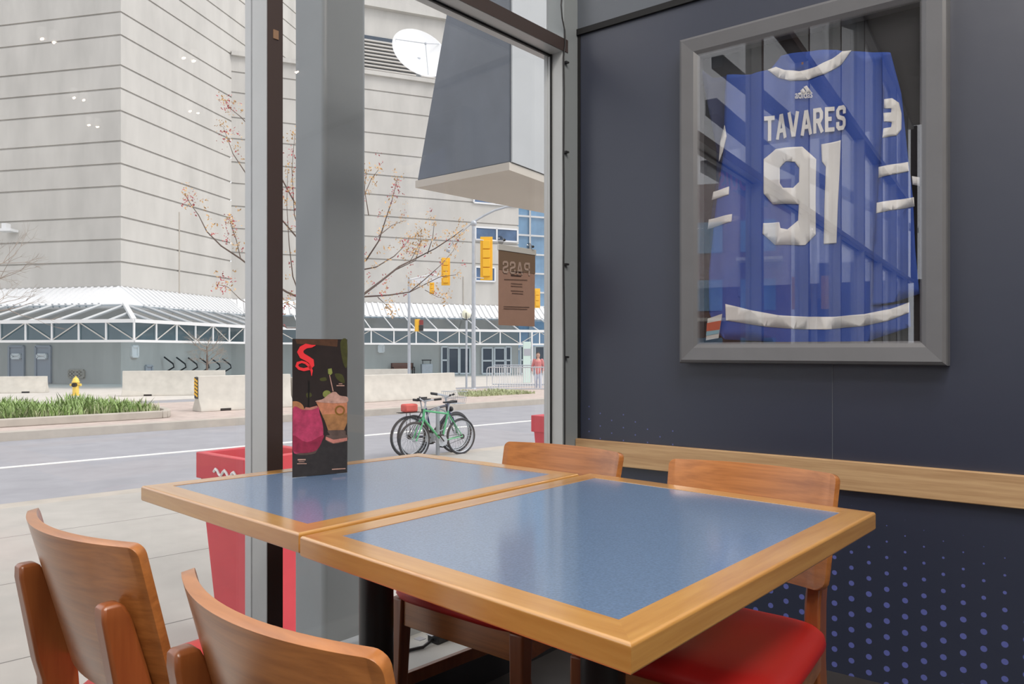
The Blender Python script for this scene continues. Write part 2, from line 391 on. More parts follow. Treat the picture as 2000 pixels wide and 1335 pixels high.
# ------------------------------------------------------------------ the concrete building
def sweep(path, prof, name, m, parent, miter=True):
    """path: 2D points left to right, outward = right-hand normal (towards the camera)"""
    P = [Vector(p) for p in path]; ns = []
    for a, b in zip(P, P[1:]):
        t = (b - a).normalized(); ns.append(Vector((t.y, -t.x)))
    offs = []
    for i in range(len(P)):
        if i == 0: offs.append(ns[0])
        elif i == len(P) - 1: offs.append(ns[-1])
        else:
            n = (ns[i - 1] + ns[i]); offs.append(n / (n.dot(ns[i])))
    bm = bmesh.new(); rows = []
    for p, o in zip(P, offs):
        rows.append([bm.verts.new((p.x + o.x * q[0], p.y + o.y * q[0], q[1])) for q in prof])
    for a, b in zip(rows, rows[1:]):
        for i in range(len(prof) - 1): bm.faces.new((a[i], b[i], b[i + 1], a[i + 1]))
    me = bpy.data.meshes.new(name); bm.to_mesh(me); bm.free(); me.materials.append(m)
    o = bpy.data.objects.new(name, me); COL.objects.link(o); o.parent = parent; return o
C0 = Vector(((236 - CX) / F * 41.5, 41.5))
ul = Vector((-6400, 1480)).normalized(); ur_ = Vector((331, 1480)).normalized(); u2 = Vector((3550, 1480)).normalized()
LF = C0 + ul * 40
def on(A, u, px):
    k = (px - CX) / F; return (k * A.y - A.x) / (u.x - k * u.y)
C1 = C0 + ur_ * on(C0, ur_, 452)
S2END = on(C1, u2, 1013); C2 = C1 + u2 * S2END
bld = empty('concrete_building', (C0.x, C0.y, ZG), 0, 'huge ribbed beige concrete building with a white glazed canopy across the road', 'building')
bld.location = (0, 0, 0)
def groove_prof(zs, z0, z1, gd=0.09, gh=0.10):
    pr = [(0, z0)]
    for z in sorted(zs): pr += [(0, z - gh / 2), (-gd, z - gh / 2), (-gd, z + gh / 2), (0, z + gh / 2)]
    pr.append((0, z1)); return pr
ys = [23, 68, 127, 172, 216, 275, 319, 363, 423, 467, 511]
zt = [CAMZ + (HY - y) * 41.5 / F for y in ys]
z = max(zt)
for d in (1.65, 1.24, 1.24) * 3: z += d; zt.append(z)
TOPZ = max(zt) + 0.8
C0e = C0 + ur_ * 34
zroof = CAMZ + (HY - 104) * C1.y / F
sweep([LF, C0, C1], groove_prof(zt, ZG, TOPZ), 'tower_wall', M['conc'], bld)
sweep([C1, C0e], groove_prof([q for q in zt if q > zroof], zroof, TOPZ), 'tower_wall', M['conc'], bld)
y2 = [508, 465, 425, 384, 346, 304, 266, 221, 184]; d2 = 56.3
z2 = [CAMZ + (HY - y) * d2 / F for y in y2]
ZR2 = CAMZ + (HY - 148) * d2 / F
back = Vector((-u2.y, u2.x))
sweep([C1, C2, C2 + back * 20], groove_prof(z2, ZG, ZR2), 'wing_wall', M['conc'], bld)
mb = MB(); mb.prism([tuple(C1), tuple(C2), tuple(C2 + back * 22), tuple(C1 + back * 22)], 0.1, 'z', ZR2 - 0.1); mb.build('wing_roof', M['conc'], bld)
mb = MB(); mb.bar((C1.x, C1.y, ZR2 - .15), (C2.x, C2.y, ZR2 - .15), .5, .3); mb.build('parapet', M['conc'], bld)
# vertical panel joints
for px, A_, u_, zc, hh in ((350, C0, ur_, 7.0, 5.0), (905, C1, u2, 5.6, 2.2)):
    p = A_ + u_ * on(A_, u_, px); MB().box((p.x, p.y, zc), (0.05, 0.10, hh)).build('panel_joint', M['curb'], bld)
# setback mass with louvres and dish
B0 = C1 + back * 9 + u2 * -3; B1 = B0 + u2 * 60
dB = (B0 + u2 * 18).y
zlt = CAMZ + (HY - 88) * dB / F; zb = CAMZ + (HY - 30) * dB / F
sweep([B0, B1], [(0, ZR2 - 1), (0, zb), (0.5, zb), (0.5, zb + 9)], 'penthouse_wall', M['conc'], bld)
mb = MB()
k = 0; zz = ZR2 - 0.2
while zz < zlt:
    a = B0 + u2 * 8; b = B0 + u2 * 24
    n = Vector((u2.y, -u2.x)) * 0.25
    mb.bar((a.x + n.x, a.y + n.y, zz), (b.x + n.x, b.y + n.y, zz), 0.3, 0.13); zz += 0.30
mb.build('louvre_slats', M['louver'], bld)
a = B0 + u2 * 8; b = B0 + u2 * 24; n = Vector((u2.y, -u2.x)) * 0.06
mb = MB(); mb.bar((a.x + n.x, a.y + n.y, (ZR2 + zlt) / 2), (b.x + n.x, b.y + n.y, (ZR2 + zlt) / 2), 0.1, zlt - ZR2 + .4); mb.build('louvre_backing', M['dglass'], bld)
# canopy
PR = [(0.0, 4.53), (1.45, 3.50), (4.6, 2.46), (4.6, 1.50)]
C3 = C1 + u2 * 45
path = [LF, C0, C1, C3]
def offs_path(path, d):
    P = [Vector(p) for p in path]; ns = []
    for a, b in zip(P, P[1:]):
        t = (b - a).normalized(); ns.append(Vector((t.y, -t.x)))
    out = []
    for i in range(len(P)):
        if i == 0: o = ns[0]
        elif i == len(P) - 1: o = ns[-1]
        else:
            n = ns[i - 1] + ns[i]; o = n / n.dot(ns[i])
        out.append(P[i] + o * d)
    return out
sweep(path, [(0, 4.60), PR[0], PR[1], (1.45, 3.38)], 'canopy_roof', M['white'], bld)
sweep(path, [(1.44, 3.46), (4.55, 2.44)], 'sloped_glazing', M['cglass'], bld)
sweep(path, [(4.56, 2.42), (4.56, 1.52)], 'fascia_glazing', M['cglass'], bld)
rib = MB(); raf = MB(); post = MB(); brace = MB()
P0s = offs_path(path, 0.02); P1s = offs_path(path, 1.47); P4s = offs_path(path, 4.62)
def v3(p, z): return Vector((p.x, p.y, z))
for i in range(3):
    L0 = (P0s[i + 1] - P0s[i]).length; L4 = (P4s[i + 1] - P4s[i]).length
    t = (path[i + 1] - path[i]).normalized()
    a4, a1, a0 = P4s[i], P1s[i], P0s[i]
    # corrugation ribs
    n = int(L0 / 0.42); nrm = Vector((t.y, -t.x))
    for k in range(n + 1):
        q = path[i] + t * (k * 0.42)
        if i == 0 and (q - path[i]).length < 12: continue
        rib.bar(v3(q + nrm * 0.02, 4.54), v3(q + nrm * 1.47, 3.52), 0.12, 0.10)
    # rafters and posts
    sp_ = 1.55; m = int(L4 / sp_)
    start4 = a4 if i != 0 else P4s[1]; dirr = t if i != 0 else -t
    for k in range(0, m + 1):
        p4 = start4 + dirr * (k * sp_ * (1 if i != 0 else 1)); p1 = p4 - nrm * 3.15
        # keep inner end inside the segment's inner line
        lo, hi = P1s[i].dot(t), P1s[i + 1].dot(t); s1 = p1.dot(t)
        f = 1.0
        if s1 < lo or s1 > hi:
            c = P1s[i] if s1 < lo else P1s[i + 1]
            e4 = P4s[i] if s1 < lo else P4s[i + 1]
            tot = abs(c.dot(t) - e4.dot(t)); d = abs(p4.dot(t) - e4.dot(t)); f = min(1, d / tot) if tot > 1e-6 else 1
        if k == 0 or f >= .05: post.bar(v3(p4, 1.50), v3(p4, 2.46), 0.065, 0.08, (t.x, t.y, 0))
        if k < m and f < .05:
            brace.bar(v3(p4, 1.55), v3(p4 + dirr * sp_, 2.42), 0.03, 0.05)
        if f < 0.05: continue
        raf.bar(v3(p4, 2.46), v3(p4 - nrm * 3.15 * f, 2.46 + 1.02 * f), 0.055, 0.08)
        if k < m:
            q4 = p4 + dirr * sp_; z_a, z_b = (1.55, 2.42) if k % 2 else (2.42, 1.55)
            brace.bar(v3(p4, z_a), v3(q4, z_b), 0.03, 0.05)
for i in range(3):
    a, b = P4s[i], P4s[i + 1]
    for zz, h in ((2.46, 0.17), (1.50, 0.12)): post.bar(v3(a, zz), v3(b, zz), 0.14, h)
raf.bar(v3(P4s[1], 2.5), v3(P1s[1], 3.5), 0.2, 0.16); raf.bar(v3(P4s[2], 2.5), v3(P1s[2], 3.5), 0.2, 0.16)
rib.build('roof_ribs', M['white'], bld); raf.build('rafters', M['white'], bld); post.build('canopy_frame', M['white'], bld); brace.build('cross_braces', M['conc'], bld)
bld_n2 = Vector((u2.y, -u2.x))
def win2(name, A, u, px0, px1, py0, py1, frame_m, glass_m, nx=1, ny=1, proud=0.12, split=None):
    s0, s1 = on(A, u, px0), on(A, u, px1); n = Vector((u.y, -u.x)); dm = (A + u * (s0 + s1) / 2).y
    z1, z0 = CAMZ + (HY - py0) * dm / F, CAMZ + (HY - py1) * dm / F
    z0 = max(z0, ZG)
    fr = MB(); th = 0.12
    def bx(sa, sb, za, zb_, d0, d1, mbx):
        pts = [A + u * sa + n * d0, A + u * sb + n * d0, A + u * sb + n * d1, A + u * sa + n * d1]
        mbx.prism([tuple(p) for p in pts], zb_ - za, 'z', za)
    for i in range(nx + 1):
        sx = s0 + (s1 - s0) * i / nx; bx(sx - th / 2, sx + th / 2, z0, z1, -0.02, proud, fr)
    for j in range(ny + 1):
        zz = z0 + (z1 - z0) * j / ny; bx(s0, s1, zz - th / 2, zz + th / 2, -0.02, proud, fr)
    o = fr.build(name, frame_m, bld)
    g = MB(); bx(s0, s1, z0, z1, 0.0, proud * 0.5, g); g.build('pane', glass_m, o)
    return o
win2('window', C1, u2, 925, 1010, 378, 399, M['white'], M['wglass'], 2)
win2('window', C1, u2, 928, 1010, 446, 470, M['white'], M['wglass'], 2)
win2('window', C1, u2, 928, 966, 522, 549, M['white'], M['wglass'], 1)
win2('entrance_door', C1, u2, 862, 874, 677, 729, M['white'], M['dglass'], 1, 2)
win2('entrance_door', C1, u2, 875, 895, 679, 729, M['white'], M['dglass'], 1, 1)
win2('entrance_door', C1, u2, 897, 917, 679, 729, M['white'], M['dglass'], 1, 1)
win2('entrance_door', C1, u2, 941, 961, 679, 729, M['white'], M['dglass'], 1, 2)
win2('entrance_door', C1, u2, 965, 985, 679, 729, M['white'], M['dglass'], 1, 2)
win2('entrance_door', C1, u2, 987, 997, 677, 729, M['white'], M['dglass'], 1, 2)
win2('entrance_door', C1, u2, 1016, 1040, 676, 729, M['white'], M['dglass'], 2, 2)
win2('entrance_door', C1, u2, 1044, 1062, 676, 729, M['white'], M['dglass'], 1, 1)
ulr = -ul
win2('service_door', LF, ulr, 20, 48, 676, 748, M['door'], M['door'], 1, 1)
win2('service_door', LF, ulr, 72, 100, 676, 748, M['door'], M['door'], 1, 1)
win2('vent_grille', LF, ulr, 137, 165, 723, 736, M['curb'], M['louver'], 4, 2)
win2('notice', LF, ulr, 28, 43, 692, 699, M['text'], M['text'], 1, 1, 0.2)
win2('notice', LF, ulr, 78, 94, 692, 699, M['text'], M['text'], 1, 1, 0.2)
win2('notice', C0, ur_, 256, 267, 676, 696, M['text'], M['text'])
win2('fuse_box', C0, ur_, 283, 295, 714, 730, M['steel'], M['door'])
win2('notice', C1, u2, 739, 749, 674, 687, M['text'], M['text'])
# white camera box high on the left face
s0 = on(LF, ulr, 27); p = LF + ulr * s0; nl = Vector((ulr.y, -ulr.x)); zc = CAMZ + (HY - 452) * p.y / F
MB().box((p.x + nl.x * .4, p.y + nl.y * .4, zc), (0.8, 0.7, 0.14)).box((p.x + nl.x * .5, p.y + nl.y * .5, zc + 0.22), (0.26, 0.4, 0.3)).build('security_camera', M['white'], bld)
# blue office block behind
off = empty('office_block', (0, 0, 0), 0, 'blue glass office block with white mullions behind the concrete building', 'building')
OA = Vector((C2.x - 4, C2.y + 26)); OB = OA + u2 * 60
sweep([OA, OB], [(0, ZG), (0, 34)], 'curtain_wall', M['bglass'], off)
mb = MB(); nb = bld_n2 * 0.1
for k in range(21):
    p = OA + u2 * (k * 3.0) + nb; mb.bar(v3(p, ZG), v3(p, 34), 0.22, 0.22, (1, 0, 0))
for k in range(16):
    zz = 1.2 + k * 2.2; mb.bar(v3(OA + nb, zz), v3(OB + nb, zz), 0.2, 0.2)
mb.build('white_mullions', M['white'], off)

# satellite dish on the roof of the wing
dp = D(818, 128, 59.5)
dish = empty('satellite_dish', (dp.x, dp.y, ZR2), 0, 'large white satellite dish on the roof edge of the concrete building', 'satellite dish')
mb = MB(); prof = []; n = 36
rad_ = 1.75; 
rot = Matrix.Rotation(R(38), 4, 'Y') @ Matrix.Rotation(R(0), 4, 'Z')
dc = Vector((0, 0, dp.z - ZR2 + (128 - 112) * 59.5 / F))
axis = Vector((0.44, -0.80, 0.40)).normalized()
e1 = axis.cross(Vector((0, 0, 1))).normalized(); e2 = e1.cross(axis)
rings = []
for r_, h in ((0.02, 0), (0.7, 0.06), (1.5, 0.23), (2.3, 0.54), (2.35, 0.52), (1.5, 0.19), (0.7, 0.0), (0.02, -0.06)):
    rings.append([dc + axis * h + (e1 * math.cos(2 * math.pi * j / n) + e2 * math.sin(2 * math.pi * j / n)) * r_ for j in range(n)])
mb.loft(rings); mb.build('reflector', M['white'], dish, smooth=True)
mb = MB(); fo = dc + axis * 1.5
for j in (0.4, 2.5, 4.6): mb.tube([dc + axis * .53 + (e1 * math.cos(j) + e2 * math.sin(j)) * 2.15, fo], 0.03, 6)
mb.ball(fo, 0.10, 10, 6); mb.build('feed_horn', M['steel'], dish)
MB().tube([(0, 0, 0), dc - axis * 0.1], 0.2, 10).build('mount', M['steel'], dish)

# ------------------------------------------------------------------ street furniture
def barrier(px0, py0, px1, py1, z, h, label, stripe=False):
    a = G(px0, py0, z); b = G(px1, py1, z); L = (b - a).length; rz = math.atan2(b.y - a.y, b.x - a.x)
    e = empty('concrete_barrier', a, rz, label, 'barrier', None)
    pr = [(-0.30, 0), (0.30, 0), (0.30, 0.08), (0.13, 0.34), (0.09, h), (-0.09, h), (-0.13, 0.34), (-0.30, 0.08)]
    mb = MB(); mb.loft([[(0, y, zz) for y, zz in pr], [(L, y, zz) for y, zz in pr]])
    mb.build('barrier_body', M['conc_side'], e, bevel=0.015)
    for s in (L * .25, L * .75): MB().b2((s - .15, -0.31, 0), (s + .15, -0.29, 0.07)).build('lifting_slot', M['black'], e)
    if stripe:
        MB().b2((-0.02, -0.11, 0.36), (0.0, 0.11, h - 0.03)).build('hazard_plate', M['black'], e)
        mb = MB()
        for k in range(5):
            zz = 0.40 + k * 0.10; mb.loft([[(-0.03, -0.11, zz), (-0.03, 0.11, zz + .07), (-0.03, 0.11, zz + .13), (-0.03, -0.11, zz + .06)], [(-0.02, -0.11, zz), (-0.02, 0.11, zz + .07), (-0.02, 0.11, zz + .13), (-0.02, -0.11, zz + .06)]])
        mb.build('orange_stripes', M['yellow'], e)
    return e
barrier(384, 803, 565, 793, ZI, 0.98, 'concrete road barrier with black and orange striped end plate', True)
barrier(568, 793, 885, 774, ZI, 0.88, 'long concrete road barrier behind the parked bicycles')
barrier(240, 773, 440, 770, ZG, 1.02, 'concrete barrier at the foot of the building between hydrant and striped barrier')
barrier(-60, 768, 92, 766, ZG, 0.72, 'concrete barrier behind the grass bed at far left')
barrier(700, 762, 800, 760, ZG, 0.98, 'distant concrete barrier in front of the wooden benches')
hp = G(148, 772, ZG)
hy = empty('fire_hydrant', hp, 0, 'yellow fire hydrant with dark cap standing behind the grass bed', 'fire hydrant')
MB().lathe([(0.17, 0), (0.17, 0.05), (0.11, 0.06), (0.11, 0.10), (0.12, 0.10), (0.12, 0.52), (0.15, 0.53), (0.15, 0.57), (0.125, 0.60), (0.11, 0.68), (0.06, 0.74), (0.03, 0.75), (0.03, 0.80), (0.0, 0.80)], 20).build('barrel', M['hydrant'], hy, smooth=True)
MB().tube([(-0.22, 0, 0.44), (-0.1, 0, 0.44)], 0.055, 10).build('side_nozzle', M['hydrant'], hy, smooth=True)
MB().tube([(0.1, 0, 0.44), (0.22, 0, 0.44)], 0.055, 10).build('side_nozzle', M['hydrant'], hy, smooth=True)
MB().tube([(0.03, -0.08, 0.44), (0.03, -0.22, 0.44)], 0.085, 12).build('hose_cap', M['black'], hy, smooth=True)
# poles and signals
PA = G(925, 766, ZG); PB = G(799, 762, ZG)
def pole(name, base, top_py, r, label):
    e = empty(name, base, 0, label, 'pole'); H = CAMZ + (HY - top_py) * base.y / F - base.z
    MB().tube([(0, 0, 0), (0, 0, H)], [r, r * 0.75], 14).build('shaft', M['steel'], e, smooth=True)
    MB().lathe([(r * 1.7, 0), (r * 1.7, 0.12), (r * 1.1, 0.2), (0, 0.2)], 14).build('base_collar', M['steel'], e)
    return e, H
def rel(px, py, dep, base): return D(px, py, dep) - base
pa_, HA = pole('traffic_pole', PA, 433, 0.10, 'tall grey traffic pole with a long curved lamp arm')
dA = PA.y
MB().tube([rel(*q, dA, PA) for q in ((872, 490), (888, 468), (905, 450), (925, 433))], 0.025, 6).build('guy_arm', M['steel'], pa_)
MB().tube([rel(*q, dA, PA) for q in ((925, 433), (945, 421), (965, 411), (988, 404), (1012, 400), (1030, 400))], 0.05, 8).build('lamp_arm', M['steel'], pa_, smooth=True)
MB().ball(rel(875, 488, dA, PA), 0.11).build('arm_knuckle', M['steel'], pa_, smooth=True); MB().ball(rel(925, 436, dA, PA), 0.14).build('arm_knuckle', M['steel'], pa_, smooth=True)
MB().bar(rel(926, 466, dA, PA), rel(945, 469, dA, PA), 0.04, 0.04).build('signal_bracket', M['white'], pa_); MB().bar(rel(926, 541, dA, PA), rel(945, 543, dA, PA), 0.04, 0.04).build('signal_bracket', M['white'], pa_)
pb_, HB = pole('traffic_pole', PB, 541, 0.075, 'shorter grey traffic pole with a cross arm behind the far barrier')
dB_ = PB.y
MB().tube([rel(*q, dB_, PB) for q in ((799, 546), (825, 540), (845, 535), (864, 542))], 0.035, 8).build('mast_arm', M['white'], pb_)
MB().bar(rel(805, 548, dB_, PB), rel(862, 546, dB_, PB), 0.03, 0.22).build('street_name_plate', M['white'], pb_)
def signal(px0, px1, py0, py1, dep, label, back=True, lens=True, turn=0.0, cells=3, group=None):
    c = D((px0 + px1) / 2, (py0 + py1) / 2, dep); wd = (px1 - px0) * dep / F; h = (py1 - py0) * dep / F
    e = empty('traffic_signal', c, turn, label, 'traffic signal')
    MB().b2((-wd / 2, -0.0, -h / 2), (wd / 2, 0.03, h / 2)).build('backplate', M['yellow'], e, bevel=0.01)
    mb = MB(); n = cells
    for k in range(n):
        zc = -h * .42 + h * .84 * (k + .5) / n; mb.b2((-wd * .3, -0.09, zc - h * .38 / n), (wd * .3, 0.0, zc + h * .38 / n))
    mb.build('housing', M['yellow'], e, bevel=0.015)
    for k in range(n):
        zc = -h * .42 + h * .84 * (k + .5) / n
        MB().tube([(0, 0.03, zc), (0, 0.24, zc)], min(wd * .3, h * .34 / n), 12).build('visor', M['yellow'], e)
    return e
signal(938, 962, 462, 547, dA, 'large yellow traffic signal seen from behind beside the tall pole', cells=4)
signal(862, 879, 503, 557, dB_ + 1, 'yellow traffic signal hanging past the end of the mast arm', cells=4)
signal(839, 848, 545, 574, dB_ + 4, 'small yellow traffic signal under the street name plate')
signal(1044, 1055, 563, 601, 44, 'small yellow traffic signal by the window corner frame')
ps = D(816, 635, dB_ - .3)
e = empty('pedestrian_signal', ps, R(25), 'orange and black pedestrian signal on the shorter pole', 'pedestrian signal')
MB().b2((-0.12, -0.1, -0.28), (0.08, 0.1, 0.28)).build('housing', M['yellow'], e, bevel=0.01)
MB().b2((0.02, -0.14, -0.26), (0.22, 0.10, 0.0)).build('display', M['black'], e)
MB().b2((0.04, -0.14, 0.02), (0.22, 0.10, 0.24)).build('visor', mat('signal_maroon', (0.25, 0.04, 0.03), 0.5), e)
lp = G(911, 758, ZG); Hl = CAMZ + (HY - 625) * lp.y / F - ZG
e = empty('globe_lamp', lp, 0, 'white globe street lamp in a dark cradle left of the tall pole', 'street lamp')
MB().tube([(0, 0, 0), (0, 0, Hl)], 0.05, 8).build('post', M['steel'], e)
MB().ball((0, 0, Hl + 0.30), 0.22, 16, 10, (1, 1, 1.1)).build('globe', mat('opal_globe', (0.85, 0.85, 0.68), 0.4), e, smooth=True)
mb = MB()
for a in (0, 1.57, 3.14, 4.71): mb.tube([(0, 0, Hl), (.2 * math.cos(a), .2 * math.sin(a), Hl + .08), (.27 * math.cos(a), .27 * math.sin(a), Hl + .35)], 0.018, 6)
mb.build('cradle', M['black'], e)
# benches, bin, barricades, sign post
def bench(px, py, label):
    p = G(px, py, ZG); e = empty('park_bench', p, math.atan2(u2.y, u2.x), label, 'bench')
    w_ = mat('bench_slats', (0.23, 0.10, 0.07), 0.6)
    for k in range(4): MB().b2((-0.85, -0.30 + k * .12, 0.42), (0.85, -0.21 + k * .12, 0.45)).build('seat_slat', w_, e)
    for k in range(4): MB().b2((-0.85, 0.20, 0.50 + k * .11), (0.85, 0.23, 0.59 + k * .11)).build('back_slat', w_, e)
    for s in (-.8, .8): MB().b2((s - .03, -0.3, 0), (s + .03, -.24, .62)).b2((s - .03, .2, 0), (s + .03, .26, .92)).b2((s - .03, -.3, .60), (s + .03, .24, .64)).build('end_frame', M['black'], e)
bench(716, 733, 'brown slatted bench partly hidden by the grey column')
bench(787, 733, 'brown slatted bench behind the shorter traffic pole')
p = G(833, 733, ZG); e = empty('litter_bin', p, 0.3, 'grey covered litter bin beside the slatted bench', 'bin')
MB().b2((-0.4, -.3, 0), (0.4, .3, 0.85)).build('bin_body', M['steel'], e, bevel=.03)
MB().b2((-0.32, -.25, 1.1), (0.32, .25, 1.17)).b2((-.3, -.02, .85), (-.26, .02, 1.1)).b2((.26, -.02, .85), (.3, .02, 1.1)).build('bin_lid', M['black'], e)
def barricade(px0, px1, py, label):
    a = G(px0, py, ZG); b = G(px1, py, ZG); L = (b - a).length
    e = empty('crowd_barricade', a, math.atan2(b.y - a.y, b.x - a.x), label, 'barricade')
    H = 1.12
    MB().tube([(0, 0, 0.18), (0, 0, H - .12), (.03, 0, H - .03), (.12, 0, H), (L - .12, 0, H), (L - .03, 0, H - .03), (L, 0, H - .12), (L, 0, .18)], 0.026, 8, close=True).build('frame', M['steel'], e)
    mb = MB(); n = int(L / .11)
    for k in range(1, n): mb.tube([(L * k / n, 0, .18), (L * k / n, 0, H)], 0.012, 5)
    mb.build('bars', M['white'], e)
    for s in (.3, L - .3): MB().bar((s, -.3, 0.0), (s, .3, 0.0), .05, .02).bar((s, 0, 0), (s, 0, .18), .04, .04).build('foot', M['steel'], e)
barricade(951, 1066, 767, 'galvanised crowd control barricade in front of the walking person')
barricade(962, 1075, 757, 'galvanised crowd control barricade set behind the nearer one')
p = G(1029, 747, ZG); e = empty('info_pillar', p, 0.2, 'pale green information pillar behind the crowd barricades', 'sign')
MB().b2((-0.22, -.06, 0), (0.22, .06, 2.35)).build('pillar', mat('pale_green', (0.62, 0.76, 0.70), 0.5), e, bevel=.02)
MB().b2((-0.2, -.07, 1.55), (0.2, -.06, 1.95)).build('map_panel', M['door'], e)
MB().b2((0.26, -.06, 0), (0.34, .06, 2.9)).build('post', M['white'], e)
# bike-rack hooks on the tower wall
n0 = Vector((ur_.y, -ur_.x))
for i, px in enumerate((318, 342, 365, 388, 410, 432)):
    q = C0 + ur_ * on(C0, ur_, px); z0 = CAMZ + (HY - 728) * q.y / F
    e = empty('wall_bike_hook', (q.x, q.y, z0), 0, ['leftmost', 'second from left', 'third from left', 'third from right', 'second from right', 'rightmost'][i] + ' of the dark bent pipe bike hooks on the concrete wall', 'bike rack', 'bike hooks on the wall under the canopy')
    b0 = n0 * 0.1; b1 = n0 * 1.1
    MB().tube([(b0.x, b0.y, 0), (n0.x * .35 + .35, n0.y * .35, 0.35), (n0.x * .35 + .3, n0.y * .35, 0.55), (n0.x * .6 - .45, n0.y * .6, 0.95)], 0.045, 6).build('bent_pipe', M['black'], e)
# person
def skin_body(name, m, parent, V, E, rads, sub=1, root=0):
    me = bpy.data.meshes.new(name); me.from_pydata(V, E, []); me.materials.append(m)
    o = bpy.data.objects.new(name, me); COL.objects.link(o); o.parent = parent
    s = o.modifiers.new('skin', 'SKIN')
    if not me.skin_vertices: me.skin_vertices.new() if hasattr(me.skin_vertices, 'new') else None
    o.modifiers.new('sub', 'SUBSURF').levels = sub; o.modifiers['sub'].render_levels = sub
    return o
def body_mesh(name, m, parent, chains, sub=1):
    """several tapered limb chains merged by a voxel remesh into one surface"""
    mb = MB()
    for pts, rr in chains:
        mb.tube(pts, rr, 10)
        mb.ball(pts[0], rr[0] * 1.0, 10, 8); mb.ball(pts[-1], rr[-1] * 1.0, 10, 8)
    o = mb.build(name, m, parent, smooth='all')
    r = o.modifiers.new('remesh', 'REMESH'); r.mode = 'VOXEL'; r.voxel_size = 0.014; r.use_smooth_shade = True
    s = o.modifiers.new('smooth', 'SMOOTH'); s.factor = 0.5; s.iterations = 4
    return o
pp = G(1051, 764, ZG); hper = 1.74
per = empty('person', pp, R(175), 'person in a salmon pink shirt and light jeans walking behind the crowd barricades', 'person')
skin = mat('skin', (0.55, 0.33, 0.25), 0.6)
body_mesh('body', skin, per, [
    ([(0, 0, .95), (0, .0, 1.15), (0, .01, 1.38), (0, .02, 1.50)], [.13, .125, .14, .055]),
    ([(0, .02, 1.50), (0, .03, 1.60), (0, .03, 1.66)], [.055, .085, .085]),
    ([(-.09, 0, .95), (-.10, .06, .52), (-.10, .02, .08), (-.10, .14, .04)], [.085, .058, .04, .035]),
    ([(.09, 0, .95), (.10, .02, .52), (.10, -.16, .10), (.10, -.06, .04)], [.085, .058, .04, .035]),
    ([(-.18, .01, 1.41), (-.25, -.02, 1.14), (-.23, .14, .93), (-.22, .19, .84)], [.055, .043, .032, .03]),
    ([(.18, .01, 1.41), (.25, -.04, 1.14), (.24, .04, .90), (.24, .07, .80)], [.055, .043, .032, .03]),
])
body_mesh('shirt', mat('salmon_shirt', (0.60, 0.22, 0.22), 0.8), per, [
    ([(0, 0, .90), (0, .0, 1.15), (0, .01, 1.36), (0, .02, 1.46)], [.165, .16, .165, .07]),
    ([(-.17, .01, 1.41), (-.26, -.02, 1.12), (-.24, .12, .96)], [.075, .06, .05]),
    ([(.17, .01, 1.41), (.26, -.04, 1.12), (.25, .03, .94)], [.075, .06, .05])])
body_mesh('jeans', mat('light_jeans', (0.45, 0.50, 0.62), 0.8), per, [
    ([(-.07, 0, .92), (-.10, .06, .52), (-.10, .02, .12)], [.11, .075, .065]),
    ([(.07, 0, .92), (.10, .02, .52), (.10, -.15, .14)], [.11, .075, .065]), ([(-.06, 0, .93), (.06, 0, .93)], [.12, .12])])
body_mesh('hair', mat('hair', (0.06, 0.04, 0.03), 0.7), per, [([(0, 0, 1.66), (0, .01, 1.70)], [.095, .085])])
MB().ball((-.03, .115, 1.645), .012, 8, 6).build('eye', M['black'], per); MB().ball((.03, .115, 1.645), .012, 8, 6).build('eye', M['black'], per)

